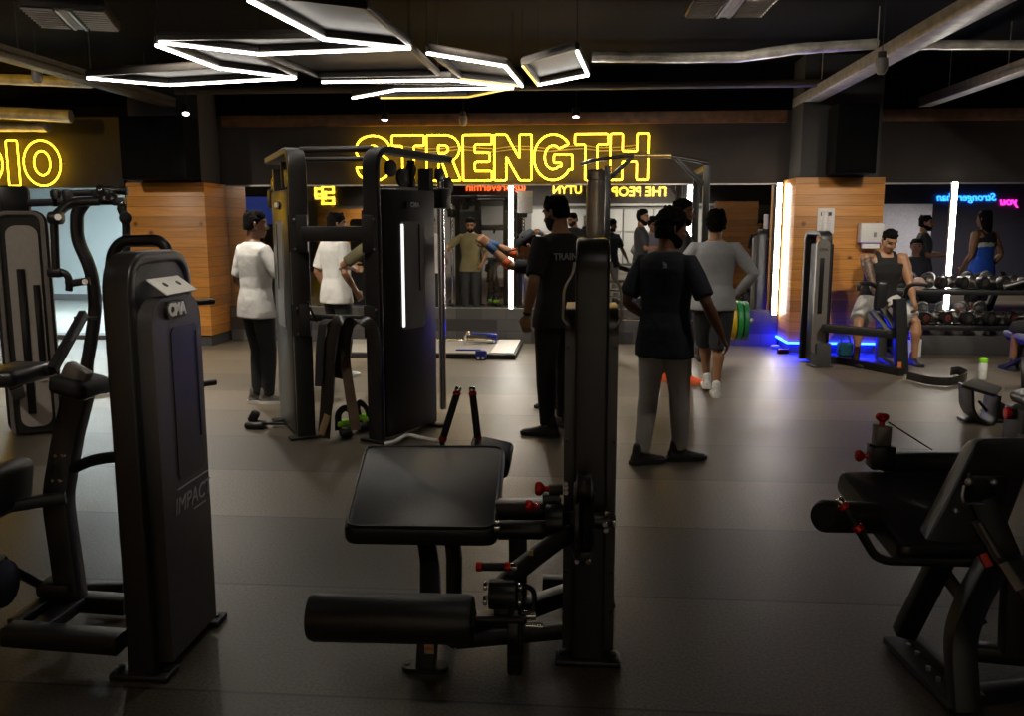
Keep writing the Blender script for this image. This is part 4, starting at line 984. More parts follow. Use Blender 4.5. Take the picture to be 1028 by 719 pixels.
# paper dispenser and notice on the pine pillar
e = empty('notice_board', at(830, 235, 11.1), label='white printed notice fixed on the right pine pillar', cat='notice')
p0 = at(829, 222, 11.085)
e.location = p0
b = MB(); b.box((0, 0.004, 0), (.205, .008, .31), bev=.002); b.out('sheet', PAPER, e)
b = MB(); b.box((0, -.002, .085), (.13, .004, .045)); b.out('dark_heading', mat('notice_ink', (.06, .06, .06), .6), e)
b = MB()
for k in range(5): b.box((-.01 + .01 * (k % 2), -.001, .0 - .028 * k), (.13 - .02 * (k % 2), .003, .006))
b.out('text_line', mat('notice_pale_ink', (.36, .30, .28), .7), e)
e = empty('paper_towel_dispenser', at(874, 234, 11.02), label='white paper towel dispenser on the right pine pillar above the seated man', cat='dispenser')
b = MB(); b.box((0, .0, .0), (.28, .14, .24), bev=.02, seg=3); dd = b.out('case', WHITEP, e)
b = MB(); b.box((.03, -.072, -.02), (.035, .006, .06), bev=.002); b.out('keyhole_plate', mat('dispenser_grey', (.2, .2, .2), .4), dd)
b = MB(); b.box((0, -.01, -.15), (.2, .05, .07)); b.out('paper_towel', PAPER, e)
# things at the pillar's foot
def jar(p, label, m, capm, h=.2, r=.05):
    e = empty('supplement_jar', p, label=label, cat='jar')
    b = MB(); b.lathe([(.001, 0), (r, .002), (r, h * .8), (r * .8, h * .85)]); b.out('body', m, e)
    b = MB(); b.lathe([(.001, h * .84), (r * .86, h * .85), (r * .86, h), (.001, h)]); b.out('lid', capm, e)
jar(atz(914, 359), 'left of the two white flasks on the floor right of the seated man', WHITEP, BLACK, .26)
jar(atz(920, 358), 'right of the two white flasks on the floor right of the seated man', WHITEP, BLACK, .26)
b = MB(); p = atz(848, 358); b.box(p + V((0, 0, .09)), (.2, .12, .18), bev=.04, seg=3); b.tube([p + V((-.06, 0, .17)), p + V((-.03, 0, .26)), p + V((.03, 0, .26)), p + V((.06, 0, .17))], .01, 8, fil=.03)
tag(b.out('drawstring_bag', mat('teal_fabric', (.02, .16, .18), .8, var=.4), loc=p), 'small teal bag on the floor before the blue lit pillar foot', 'bag')

# ================================================================== RIGHT BACK: DUMBBELL RACK
RKY = 11.25
dr = empty('dumbbell_rack', (5.6, RKY, 0), label='long black two-tier dumbbell rack against the right mirror', cat='rack')
for z, dy in ((.76, .12), (.34, -.06)):
    b = MB(); b.box((5.6, RKY + dy - .14, z), (3.5, .05, .06), bev=.006); b.box((5.6, RKY + dy + .14, z), (3.5, .05, .06), bev=.006); b.box((5.6, RKY + dy, z - .01), (3.5, .26, .02)); b.out('shelf', BLACK, dr, world=True)
b = MB(); b.box((5.6, RKY - .17, .12), (3.5, .04, .24), bev=.006); b.out('kick_panel', DARKGREY, dr, world=True)
for x in (3.9, 5.6, 7.3):
    b = MB(); b.bar([(x, RKY - .22, .02), (x, RKY - .16, .4), (x, RKY + .2, .95)], .08, .06, up=(1, 0, 0)); b.box((x, RKY, .02), (.08, .55, .04)); b.out('leg', BLACK, dr, world=True)
DBM = mat('dumbbell_urethane', (.010, .009, .009), .38, var=.2)
DBR = mat('dumbbell_red_face', (.10, .022, .018), .45, var=.2)
def dumbbell(p, r, label, red=False):
    e = empty('dumbbell', p, random.uniform(-.12, .12) + .42, label=label, cat='dumbbell', group='round dumbbells on the rack')
    b = MB(); b.cyl((0, -.07, r), (0, .07, r), .017, n=12); b.out('handle', CHROME, e)
    for s in (-1, 1):
        b = MB(); b.lathe([(.015, .06), (r * .8, .06), (r * .97, .068), (r, .08), (r, .13), (r * .93, .142), (r * .55, .145), (.002, .146)], (0, 0, r), (0, s, 0), 24); hd = b.out('head', DBM, e)
        b = MB(); b.lathe([(.002, .1455), (r * .55, .1465), (r * .5, .148), (.002, .149)], (0, 0, r), (0, s, 0), 20); b.out('face_disc', DBR if red else SHROUD, hd)
        b = MB(); b.lathe([(r * .86, .055), (r * .99, .06), (r * .99, .066), (r * .86, .068)], (0, 0, r), (0, s, 0), 24); b.out('steel_ring', STEEL, hd)
ordn = ['first', 'second', 'third', 'fourth', 'fifth', 'sixth', 'seventh', 'eighth', 'ninth']
for i, x in enumerate((4.42, 4.67, 4.925, 5.17, 5.425)):
    dumbbell(V((x, RKY + .12, .80)), .078 + .002 * i, ordn[i] + ' dumbbell from the left on the upper tier of the rack')
for i, x in enumerate((3.95, 4.19, 4.44, 4.69, 4.945, 5.20, 5.45)):
    dumbbell(V((x, RKY - .06, .375)), .078 + .002 * i, ordn[i] + ' dumbbell from the left on the lower tier of the rack', red=i in (1, 2, 5))
b = MB(); p = at(922, 285, RKY + .12); b.cyl(p + V((0, -.03, 0)), p + V((0, .03, 0)), .085, n=22, bev=.01); tag(b.out('weight_plate', mat('pale_pink_plate', (.5, .34, .3), .5), loc=p), 'small pale pink plate resting on the left of the upper rack tier', 'weight plate')
b = MB(); b.tube([at(1008, 288, RKY - .1), at(1040, 279, RKY - .1)], .03, 12); tag(b.out('barbell_sleeve', STEEL, loc=at(1008, 288, RKY - .1)), 'steel bar end lying over the dumbbells at the right edge', 'bar')

# bench at the right edge with plate
e = empty('workout_bench', atz(1046, 372), label='bench with blue-white pad edge cut off by the right frame edge', cat='bench')
p = at(1046, 340, 9.6)
b = MB(); b.box(p, (.36, 1.0, .07), bev=.025, seg=3); b.out('pad', mat('pale_blue_vinyl', (.18, .2, .3), .4), e, world=True)
b = MB(); b.box(p - V((0, 0, .05)), (.30, .9, .04)); b.bar([p - V((.05, .2, .05)), atz(1010, 369, .03)], .05, .05, up=(0, 1, 0)); b.bar([p - V((.05, -.3, .05)), V((p.x - .05, p.y + .4, .03))], .05, .05, up=(0, 1, 0)); b.out('frame', BLACK, e, world=True)
def plate(c, ax, r, t, m, label, name='weight_plate', ring=None):
    e = empty(name, c, label=label, cat='weight plate')
    ax = V(ax).normalized()
    b = MB(); b.lathe([(.026, -t / 2), (r * .5, -t / 2), (r * .55, -t * .38), (r * .82, -t * .38), (r * .86, -t / 2), (r * .97, -t / 2), (r, -t * .35), (r, t * .35), (r * .97, t / 2), (r * .86, t / 2), (r * .82, t * .38), (r * .55, t * .38), (r * .5, t / 2), (.026, t / 2)], (0, 0, 0), ax, 32); b.out('disc', m, e)
    b = MB(); b.lathe([(.02, -t * .52), (.05, -t * .52), (.05, t * .52), (.02, t * .52)], (0, 0, 0), ax, 18); b.out('hub', ring or STEEL, e)
p = atz(1028, 376, .17); plate(p, (1, -.5, .1), .17, .045, RUBBER, 'black plate leaning under the bench at the right edge')
# plate-wheel pedal device + bottle + curved strap on the floor
e = empty('leg_press_footrest', atz(985, 424), label='grey hexagonal foot rest frame standing on the floor at the right', cat='foot rest')
q0 = atz(985, 424); sY = q0.y
b = MB(); b.bar(fillet([at(970, 387, sY), at(970.6, 408, sY), at(975, 417, sY), at(988.5, 425, sY), at(994, 418, sY), at(997, 395, sY)], .03), .024, .26, up=(0, 1, 0))
b.out('hex_frame', BAND, e, world=True)
b = MB(); quad_slab(b, [at(966, 386, sY - .16), at(1000, 396, sY - .16), at(1006, 389, sY + .22), at(978, 379, sY + .22)], .028, .02, .006); b.out('top_plate', mat('grey_tread', (.05, .047, .043), .5, bump=.2), e, world=True)
b = MB(); b.bar([at(994, 408, sY + .14), at(1014, 420, sY + .14)], .2, .14, up=(0, 0, 1)); b.box(q0 + V((.02, .05, .01)), (.32, .16, .02), bev=.006); b.tube([at(983, 403, sY + .05), at(991, 413, sY - .02)], .012, 8); b.out('foot', BLACK, e, world=True)
e2 = empty('plate_loaded_machine', atz(1035, 440), label='black machine part with red collar cut off by the right edge', cat='gym machine')
b = MB(); b.box(at(1046, 398, 6.4), (.28, .4, .08), Matrix.Rotation(-.35, 3, 'Y'), bev=.03, seg=3); b.out('pad', VINYL, e2, world=True)
b = MB(); b.bar([at(1012, 415, 6.4), at(1050, 415, 6.4)], .08, .08); b.box(at(1032, 430, 6.4), (.22, .3, .3), bev=.02); b.bar([at(1035, 430, 6.4), atz(1035, 462, .02)], .12, .12, up=(0, 1, 0)); b.out('frame', BLACK, e2, world=True)
b = MB(); b.cyl(at(1009, 415, 6.3), at(1014, 415, 6.3), .045, n=16, bev=.008); b.out('red_collar', RED, e2, world=True)
bottle(atz(986, 381), .23, .042, 'clear shaker bottle with green lid standing on the floor at the right', mat('frosted_plastic', (.52, .54, .50), .3), GRN, .22)
strap([atz(911, 377, .05), atz(930, 382, .05), atz(952, 384, .05), atz(968, 380, .05), atz(971, 376, .06), atz(962, 372, .1), atz(955, 373, .12)], .085, LEATH, 'black belt lying curled on the floor before the dumbbell rack', up=(0, 0, 1), th=.012)

# ================================================================== DEADLIFT PLATFORM, SQUAT RACK, BARBELLS
pa = empty('lifting_platform', (-1.6, 10.75, 0), label='low deadlift platform with pale mats and black edge before the mirror', cat='platform')
x0, x1, y0, y1 = -3.2, -0.78, 10.25, 11.55
b = MB(); b.box(((x0 + x1) / 2, (y0 + y1) / 2, .03), (x1 - x0, y1 - y0, .06), bev=.006); b.out('edge_frame', BLACK, pa, world=True)
b = MB(); b.box(((x0 + x1) / 2, (y0 + y1) / 2, .063), (x1 - x0 - .06, y1 - y0 - .06, .01)); b.out('mat', mat('grey_mat', (.24, .225, .20), .5, var=.06), pa, world=True)
b = MB(); b.box((x1 - .17, (y0 + y1) / 2, .071), (.28, y1 - y0 - .08, .008)); b.out('white_end', mat('white_mat', (.62, .60, .58), .45), pa, world=True)
BLUE = mat('royal_blue', (.015, .03, .28), .45)
def blue_stop(p, d, label):
    e = empty('barbell_stand', p, label=label, cat='stand')
    b = MB(); b.box((0, 0, .06), (.13, .10, .12), bev=.015); b.out('block', BLUE, e)
    b = MB(); b.box((-d / 2, 0, .12), (d, .06, .018), bev=.004); b.out('arm', BLUE, e)
    b = MB(); b.cyl((.03, -.055, .03), (.03, -.045, .03), .02, n=10); b.cyl((-.03, -.055, .03), (-.03, -.045, .03), .02, n=10); b.out('bolt', CHROME, e)
q = at(484, 361, 10.3); blue_stop(V((q.x, 10.2, .0)), .3, 'blue bracket on the near edge of the lifting platform')
q = at(494, 346, 11.2); blue_stop(V((q.x, 11.2, .0695)), .26, 'blue bracket lying at the back of the lifting platform')
b = MB(); b.tube([(-3.0, 11.1, .115), (-1.15, 11.1, .115)], .014, 10); b.tube([(-1.5, 11.1, .115), (-1.15, 11.1, .115)], .028, 12); e = b.out('barbell', CHROME, loc=(-2, 11.1, .09)); tag(e, 'bare chrome barbell lying on the lifting platform', 'barbell')
b = MB(); q = at(467, 345, 11.0); b.tube([V((q.x, 11.0, .0695)), V((q.x, 11.0, .20)), V((q.x + .04, 11.0, .235)), V((q.x + .05, 11.0, .2))], .018, 10, fil=.03); tag(b.out('landmine_hook', CHROME, loc=(q.x, 11.0, .068)), 'bent chrome hook standing on the lifting platform', 'hook')

sr = empty('squat_rack', (1.0, 10.6, 0), label='black squat rack with bent pull-up handles before the mirror', cat='rack')
rx0, rx1, ry0, ry1 = .275, 1.406, 10.3, 11.2
for x in (rx0, rx1):
    for y in (ry0, ry1):
        b = MB(); b.box((x, y, 1.13), (.075, .075, 2.26), bev=.004)
        po = b.out('upright', BLACK, sr, world=True)
    b = MB(); b.bar([(x, ry0 - .1, .04), (x, ry1 + .1, .04)], .075, .075); b.bar([(x, ry0, 2.22), (x, ry1, 2.22)], .075, .075); b.out('side_rail', BLACK, sr, world=True)
b = MB(); b.tube([at(583, 165, ry0), at(597, 161, ry0), at(628, 157, ry0), at(668, 157, ry0), at(690, 160, ry0), at(711, 164, ry0)], .022, 12, fil=.05); b.out('pull_up_bar', BAND, sr, world=True)
b = MB(); b.cyl(at(636, 157, ry0 - .01), at(674, 157, ry0 - .01), .026, n=12); b.out('bar_sleeve', mat('brass_sleeve', (.42, .30, .12), .35, metal=.8), sr, world=True)
b = MB(); b.bar([at(609, 182, ry0), at(634, 159, ry0)], .05, .04, up=(0, 1, 0)); b.bar([at(680, 160, ry0), at(706, 186, ry0)], .05, .04, up=(0, 1, 0)); b.out('diagonal_brace', BLACK, sr, world=True)
b = MB(); b.box((rx0, ry0 - .03, .92), (.06, .16, .09), bev=.01); b.box((rx1, ry0 - .03, .92), (.06, .16, .09), bev=.01); b.out('j_hook', STEEL, sr, world=True)
bx = .62
e = empty('barbell', (.95, 10.2, .52), label='loaded barbell in the squat rack behind the man in navy', cat='barbell')
zb = .50
b = MB(); b.tube([(.05, 10.22, zb), (1.60, 10.22, zb)], .014, 10); b.out('shaft', CHROME, e, world=True)
b = MB(); b.tube([(1.6, 10.22, zb), (1.98, 10.22, zb)], .025, 12); b.cyl((1.585, 10.22, zb), (1.60, 10.22, zb), .04, n=12); b.out('sleeve', STEEL, e, world=True)
plate((1.665, 10.22, zb), (1, 0, 0), .225, .055, mat('bumper_navy', (.03, .06, .10), .5), 'dark innermost bumper plate on the barbell by the man in grey')
plate((1.735, 10.22, zb), (1, 0, 0), .225, .06, mat('bumper_yellow', (.62, .42, .02), .45), 'yellow bumper plate on the barbell by the man in grey')
plate((1.805, 10.22, zb), (1, 0, 0), .225, .06, mat('bumper_green', (.015, .25, .06), .45), 'green bumper plate next to the yellow one on the barbell')
plate((1.875, 10.22, zb), (1, 0, 0), .225, .06, mat('bumper_dark_green', (.012, .16, .05), .45), 'outermost green bumper plate on the barbell')
b = MB(); b.tube([(.15, 10.9, .78), (1.45, 10.9, .78)], .02, 10); tag(b.out('safety_bar', CHROME, loc=(.8, 10.9, .78)), 'bright steel safety bar spanning the squat rack', 'bar')
b = MB(); q = at(527, 203, WY - .012); b.box(q, (.2, .006, .29)); tag(b.out('paper_notice', mat('grey_paper', (.27, .26, .25), .8), loc=q), 'grey paper notice stuck on the mirror above the trainer\'s arm', 'notice')

# ================================================================== REAR OF THE GYM (seen in the mirrors)
WRY = -5.4
b = MB(); b.box((1.0, WRY + .02, 2.9), (20, .04, 1.4)); struct(b.out('trim_5', WALLD))
b = MB(); b.box((1.6, WRY + .06, 2.22), (5.4, .1, .07)); struct(b.out('trim_6', mat('pale_lintel', (.42, .42, .40), .6)))
GP = mat('grey_back_panel', (.34, .34, .33), .5, var=.05)
for i in range(6):
    x = -1.2 + 1.0 * i
    e = empty('wall_panel', (x, WRY + .03, 0.3), label='grey wall panel ' + ordn[i] + ' from the left on the rear wall', cat='panel')
    b = MB(); b.box((0, .02, .9), (.96, .03, 1.75), bev=.006); b.out('board', GP, e)
    b = MB(); b.box((0, .04, 1.05), (.9, .012, .03)); b.out('rail', STEEL, e)
# signs on the rear wall (their mirror images show in the photo)
def rear_sign(body, xc, z, size, m, label, bold=.006, shear=0):
    e = empty('neon_sign', (xc, WRY + .06, z), label=label, cat='sign')
    text_mesh('lettering', body, size, m, e, (0, .03, 0), (PI / 2, 0, PI), .012, bold, shear)
    return e
def mx(px, Yr): return X_at(px, Yr)    # x of something whose mirror image stands at pixel px
YR = 2 * WY - WRY
NE2 = emit('sign_yellow', (1.0, .62, .04), 3.4)
rear_sign('THE PEOP', mx(642, YR), 1.6 + 31 * YR / 880, .42, NE2, 'yellow sign THE PEOP on the rear wall, mirrored right of the steel bottle')
rear_sign('UTYN', mx(569, YR), 1.6 + 33 * YR / 880, .36, NE2, 'yellow letters UTYN on the rear wall, mirrored above the trainer')
rear_sign('@forevermin', mx(498, YR), 1.6 + 36 * YR / 880, .36, emit('sign_orange', (1.0, .12, .02), 2.6), 'orange red script on the rear wall, mirrored left of the trainer', .003)
# square yellow logo
e = empty('neon_logo', (mx(327, YR), WRY + .06, 1.6 + 29 * YR / 880), label='square yellow line logo on the rear wall, mirrored over the man in white', cat='sign')
b = MB()
def seg(x0, z0, x1, z1): b.box(((x0 + x1) / 2, .03, (z0 + z1) / 2), (abs(x1 - x0) + .07, .03, abs(z1 - z0) + .07))
for s in [(.32, .28, -.02, .28), (.32, .28, .32, .08), (.32, .08, .05, .08), (.05, .08, .05, -.1), (.32, -.1, .05, -.1), (.32, -.1, .32, -.28), (.32, -.28, -.05, -.28), (-.05, .28, -.05, -.28), (-.12, .2, -.28, .2), (-.12, .02, -.28, .02), (-.28, .2, -.28, -.1), (-.12, -.1, -.2, -.1)]: seg(*s)
b.out('tubes', NE2, e)
# blue and pink script for the right mirror
PY = 1.2; YP = 2 * WY - PY
b = MB(); b.box((9.2, PY - .06, 1.5), (5.6, .1, 3.0)); struct(b.out('wall_partition', mat('violet_grey_wall', (.035, .033, .06), .6)))
e = empty('neon_sign', (mx(968, YP), PY, 1.6 + 25 * YP / 880), label='blue and pink neon script on a side partition, mirrored at the upper right', cat='sign')
text_mesh('blue_script', 'Stronger than', .25, emit('sign_blue', (.02, .22, 1.0), 4.5), e, (0, .03, 0), (PI / 2, 0, PI), .012, .004, .25)
text_mesh('pink_script', 'you', .27, emit('sign_pink', (1.0, .03, .5), 3.0), e, (1.0, .03, -.10), (PI / 2, 0, PI), .012, .004, .25)
b = MB(); b.box((11.6, WRY + .06, 2.6), (5.6, .02, 1.2)); struct(b.out('trim_7', mat('blue_wall', (.02, .02, .12), .6)))
b = MB(); b.box((mx(366, 20), 3.6, .17), (.5, .3, .30), bev=.02); bx_ = b.out('blue_glow_box', BLACK, loc=(mx(366, 20), 3.6, 0))  # box added to stand in for blue light at a rear pillar foot
tag(bx_, 'added dark box with glowing face for blue light, mirrored between the cable towers', 'box')
b = MB(); b.box((mx(366, 20), 3.76, .17), (.42, .02, .22)); q_ = b.out('lit_face', emit('blue_face', (.004, .02, 1.0), 1.6), bx_, world=True)
e = empty('television', (mx(262, 26), 2 * WY - 26, 1.9), label='dark blue screen on a stand at the rear, mirrored left of the cable station', cat='television')
b = MB(); b.box((mx(262, 26), 2 * WY - 26, 2.0), (1.3, .06, .9), bev=.01); b.out('bezel', BLACK, e, world=True)
b = MB(); b.box((mx(262, 26), 2 * WY - 26 + .034, 2.0), (1.22, .01, .82)); b.out('screen', emit('navy_screen', (.02, .05, .30), .35), e, world=True)
b = MB(); b.box((mx(262, 26), 2 * WY - 26 - .08, .78), (.1, .1, 1.56)); b.box((mx(262, 26), 2 * WY - 26 - .08, .02), (.7, .5, .04)); b.out('stand', BLACK, e, world=True)
# white board for the right mirror, pine column and pine wall for the left
e = empty('projection_screen', (mx(908, 22), 2 * WY - 22, 0), label='large pale screen, mirrored right of the paper dispenser', cat='screen')
b = MB(); b.box((mx(908, 22), 2 * WY - 22, 1.25), (1.25, .04, 1.65), bev=.004); b.out('panel', mat('lavender_white', (.66, .66, .80), .6), e, world=True)
b = MB(); b.box((mx(908, 22), 2 * WY - 22, .22), (1.0, .3, .44)); b.out('stand', BLACK, e, world=True)
b = MB(); b.box((mx(740, 20), 2 * WY - 20.2, 1.05), (.9, .4, 2.1)); tag(b.out('pillar', WOOD, loc=(mx(740, 20), 2 * WY - 20.2, 0)), 'pine clad pillar behind the photographer, mirrored above the man in grey', 'pillar')
b = MB(); b.box((mx(360, YR), WRY + .2, 1.05), (2.6, .3, 2.1)); tag(b.out('wall_cladding', WOOD, loc=(mx(360, YR), WRY + .2, 0)), 'pine clad wall section at the rear, mirrored between the cable towers', 'wall panel')
# ================================================================== PEOPLE
def remeshed(name, bm, m, parent, voxel=.008, smooth=4, loc=None):
    bmesh.ops.recalc_face_normals(bm, faces=list(bm.faces))
    me = bpy.data.meshes.new(name); bm.to_mesh(me); bm.free()
    t = bpy.data.objects.new(name, me); COL.objects.link(t)
    r = t.modifiers.new('r', 'REMESH'); r.mode = 'VOXEL'; r.voxel_size = voxel; r.use_smooth_shade = True
    s = t.modifiers.new('s', 'SMOOTH'); s.iterations = smooth; s.factor = .5
    dg = bpy.context.evaluated_depsgraph_get()
    me2 = bpy.data.meshes.new_from_object(t.evaluated_get(dg)); bpy.data.objects.remove(t); bpy.data.meshes.remove(me)
    me2.name = name; me2.shade_smooth(); me2.materials.clear(); me2.materials.append(m)
    o = bpy.data.objects.new(name, me2); COL.objects.link(o); o.parent = parent
    return o
def ik(a, c, l1, l2, pole):
    a, c = V(a), V(c); d = c - a; L = d.length
    if L > (l1 + l2) * .999: c = a + d.normalized() * (l1 + l2) * .999; d = c - a; L = d.length
    x = (l1 * l1 - l2 * l2 + L * L) / (2 * L); h = math.sqrt(max(0, l1 * l1 - x * x))
    p = V(pole); p = p - d.normalized() * p.dot(d.normalized())
    return a + d.normalized() * x + p.normalized() * h, c
def limb(mb, pts, rad, n=14, flat=False):
    """tapered round limb with closed rounded ends"""
    P = [V(p) for p in pts]
    d0 = (P[0] - P[1]).normalized(); d1 = (P[-1] - P[-2]).normalized()
    if flat: return mb.sweep([P[0] + d0 * rad[0] * .85, P[0] + d0 * rad[0] * .5] + P + [P[-1] + d1 * .006], circ(1, n), scale=[rad[0] * .45, rad[0] * .85] + list(rad) + [rad[-1] * .93])
    pp = [P[0] + d0 * rad[0] * .85, P[0] + d0 * rad[0] * .5] + P + [P[-1] + d1 * rad[-1] * .5, P[-1] + d1 * rad[-1] * .85]
    rr = [rad[0] * .45, rad[0] * .85] + list(rad) + [rad[-1] * .85, rad[-1] * .45]
    mb.sweep(pp, circ(1, n), scale=rr)
def rings(mb, rg, right, fwd, n=24, sq=2.4):
    """stack of superellipse cross-sections (centre, half width, half depth)"""
    R = []
    for c, rx, ry in rg:
        ring = []
        for k in range(n):
            a = 2 * PI * k / n; ca, sa = math.cos(a), math.sin(a)
            ring.append(V(c) + right * (math.copysign(abs(ca) ** (2 / sq), ca) * rx) + fwd * (math.copysign(abs(sa) ** (2 / sq), sa) * ry))
        R.append(ring)
    mb._loop(R)
SKIN_DK = mat('skin_tan', (.22, .105, .052), .45, var=.08, scale=12)
SKIN_MD = mat('skin_light_tan', (.31, .155, .078), .45, var=.08, scale=12)
SKIN_BR = mat('skin_brown', (.13, .058, .030), .45, var=.08, scale=12)
HAIR = mat('black_hair', (.0032, .0026, .0023), .75, var=.4, scale=60, bump=.6, bscale=90)
HAIR.node_tree.nodes['Principled BSDF'].inputs['Specular IOR Level'].default_value = .08
def cloth(name, c, rough=.85, bump=.3): return mat(name, c, rough, var=.10, scale=7, bump=bump, bscale=13, bdist=.035)

def person(x, y, rz, label, H=1.74, skin=SKIN_DK, shirt=None, sleeve='short', pants=None, plen='long', shoes=None, sole=None,
           arms=None, feet=None, pelvis=None, lean=(0, 0), head=(0, 0), beard=False, hair='short', build=1.0, kneepole=(0, 1, 0), footrot=(0, 0), shirtlen=0.0, loose=1.0,
           tucked=False, curl=(.45, .45), palm=None, tank=False, seated=False, hairm=None, neckw=1.0, mouthmask=False, hem_over=0.0):
    """body frame: x right, y forward, z up; lengths for a 1.74 m adult scaled by H"""
    k = H / 1.74
    e = empty('person', (x, y, 0), rz, label=label, cat='person')
    PEL = V(pelvis) if pelvis else V((0, 0, .93)) * k
    lx, ly = lean
    upv = V((math.sin(lx), math.sin(ly), math.cos(math.hypot(lx, ly)))).normalized()
    rt = V((1, 0, 0)); rt = (rt - upv * rt.dot(upv)).normalized(); fw = upv.cross(rt)
    def T(a, f, u): return PEL + (rt * a + fw * f + upv * u) * k
    w = build
    # torso sections
    tors = [(T(0, 0, -.11), .12 * k * w, .085 * k), (T(0, -.01, -.04), .168 * k * w, .112 * k), (T(0, -.01, .04), .165 * k * w, .113 * k), (T(0, 0, .14), .145 * k * w, .10 * k),
            (T(0, .005, .24), .152 * k * w, .103 * k), (T(0, .01, .34), .170 * k * w, .116 * k), (T(0, 0, .43), .178 * k * w, .112 * k), (T(0, -.008, .49), .165 * k * w, .088 * k), (T(0, -.012, .535), .105 * k, .066 * k), (T(0, -.012, .565), .062 * k, .055 * k)]
    body = MB(); rings(body, tors, rt, fw)
    sh = {1: T(.178 * w, -.01, .475), -1: T(-.178 * w, -.01, .475)}
    hip = {s: PEL + V((s * .088 * k * w, 0, -.03 * k)) for s in (1, -1)}
    # legs
    L1, L2 = .412 * k, .408 * k
    feet = feet or {1: (.10, 0), -1: (-.10, 0)}
    kn, an = {}, {}
    for s in (1, -1):
        f = feet[s]; A = V((f[0] * (1 if seated else k), f[1] * (1 if seated else k), (f[2] if len(f) > 2 else .085) * k))
        kn[s], an[s] = ik(hip[s], A, L1, L2, kneepole if not isinstance(kneepole, dict) else kneepole[s])
    def legpts(s): return hip[s], hip[s].lerp(kn[s], .35), hip[s].lerp(kn[s], .75), kn[s], kn[s].lerp(an[s], .28), kn[s].lerp(an[s], .6), an[s]
    foot = {}
    for s in (1, -1):
        limb(body, legpts(s), [.092 * k * w, .086 * k * w, .062 * k * w, .054 * k, .056 * k * w, .042 * k, .034 * k])
        a = footrot[0 if s == 1 else 1]; fd = V((math.sin(a), math.cos(a), 0)); foot[s] = fd
        pit = 0.0
        limb(body, [an[s] - fd * .03 * k - V((0, 0, .03 * k)), an[s] + fd * .08 * k - V((0, 0, .05 * k)), an[s] + fd * .14 * k - V((0, 0, .06 * k))], [.030 * k, .03 * k, .022 * k], 10)
    # arms
    U1, U2 = .295 * k, .255 * k
    el, wr = {}, {}
    arms = arms or {}
    for s in (1, -1):
        a = arms.get(s, dict(w=(.24 * s, .04, -.08), p=(s * .35, -1, 0)))
        Wp = T(*a['w']); el[s], wr[s] = ik(sh[s], Wp, U1, U2, a['p'])
        limb(body, [sh[s] - rt * s * .04 * k, sh[s], sh[s].lerp(el[s], .3), sh[s].lerp(el[s], .75), el[s], el[s].lerp(wr[s], .3), el[s].lerp(wr[s], .75), wr[s]],
             [.05 * k * w, .060 * k * w, .054 * k * w, .043 * k * w, .039 * k, .041 * k * w, .030 * k, .025 * k])
        # hand: palm, four fingers, thumb
        fd = a.get('h'); fd = V(fd).normalized() if fd else (wr[s] - el[s]).normalized()
        pn = V(a.get('n', (-s, 0, 0)))            # palm normal
        pn = (pn - fd * pn.dot(fd)); pn = pn.normalized() if pn.length > 1e-4 else V((0, -1, 0))
        sd = fd.cross(pn)                          # across the palm
        th = V(a.get('t', (0, 1, 0)))
        if sd.dot(th) < 0: sd = -sd                # sd points to the thumb side
        q = MB(); c0 = wr[s] + fd * .045 * k
        R = []
        for dd, hw, ht in ((-.02, .024, .017), (.0, .027, .018), (.035, .040, .016), (.07, .043, .014), (.09, .040, .012)):
            c = wr[s] + fd * dd * k
            R.append([c + sd * (hw * k * math.cos(2 * PI * j / 12)) + pn * (ht * k * math.sin(2 * PI * j / 12)) for j in range(12)])
        body._loop(R)
        cu = a.get('c', .5)
        for j, (o, ln) in enumerate(((.031, .072), (.011, .080), (-.010, .075), (-.030, .060))):
            p = wr[s] + fd * .082 * k + sd * o * k; pts = [p - fd * .015 * k]; d = fd.copy(); ang = cu * (.75 + .1 * j)
            pts.append(p)
            for fr in (.45, .30, .25):
                d = (d * math.cos(ang) + pn * math.sin(ang)).normalized() if True else d
                pn2 = pn
                p = p + d * ln * k * fr; pts.append(p); ang *= 1.0
                d = (d * math.cos(ang * .5) + pn * math.sin(ang * .5)).normalized()
            limb(body, pts, [.0088 * k, .0090 * k, .0086 * k, .0078 * k, .0068 * k], 8)
        p = wr[s] + fd * .02 * k + sd * .026 * k; t1 = p + (fd * .55 + sd * .65 + pn * .35).normalized() * .042 * k; t2 = t1 + (fd * .85 + sd * .15 + pn * .45).normalized() * .03 * k; t3 = t2 + (fd * .8 + pn * .6).normalized() * .024 * k
        limb(body, [p, t1, t2, t3], [.013 * k, .0105 * k, .0098 * k, .0082 * k], 8)
    # head
    hy, hp = head
    qh = Quaternion(upv, hy); hr = qh @ rt; hf = qh @ fw; hu = upv.copy()
    qp = Quaternion(hr, hp); hf = qp @ hf; hu = qp @ hu
    nb = T(0, -.012, .545); HC = nb + (upv * .075 + hu * .085 + hf * .022) * k
    limb(body, [T(0, -.015, .50), nb + upv * .02 * k, nb.lerp(HC, .55) - hf * .012 * k], [.066 * k * neckw, .057 * k * neckw, .056 * k * neckw])
    def Hd(a, f, u): return HC + (hr * a + hf * f + hu * u) * k
    hs = [(-.118, .050, .022, .024), (-.105, .038, .044, .048), (-.08, .024, .058, .070), (-.05, .010, .066, .084), (-.015, .002, .071, .092), (.02, -.002, .074, .096), (.055, -.005, .073, .095), (.085, -.008, .062, .080), (.104, -.010, .042, .055), (.114, -.010, .018, .024)]
    rings(body, [(Hd(0, f, u), a * k, b * k) for u, f, a, b in hs], hr, hf, 24, 2.15)
    limb(body, [Hd(0, .088, .022), Hd(0, .103, -.008), Hd(0, .112, -.028)], [.009 * k, .012 * k, .0155 * k], 8)      # nose
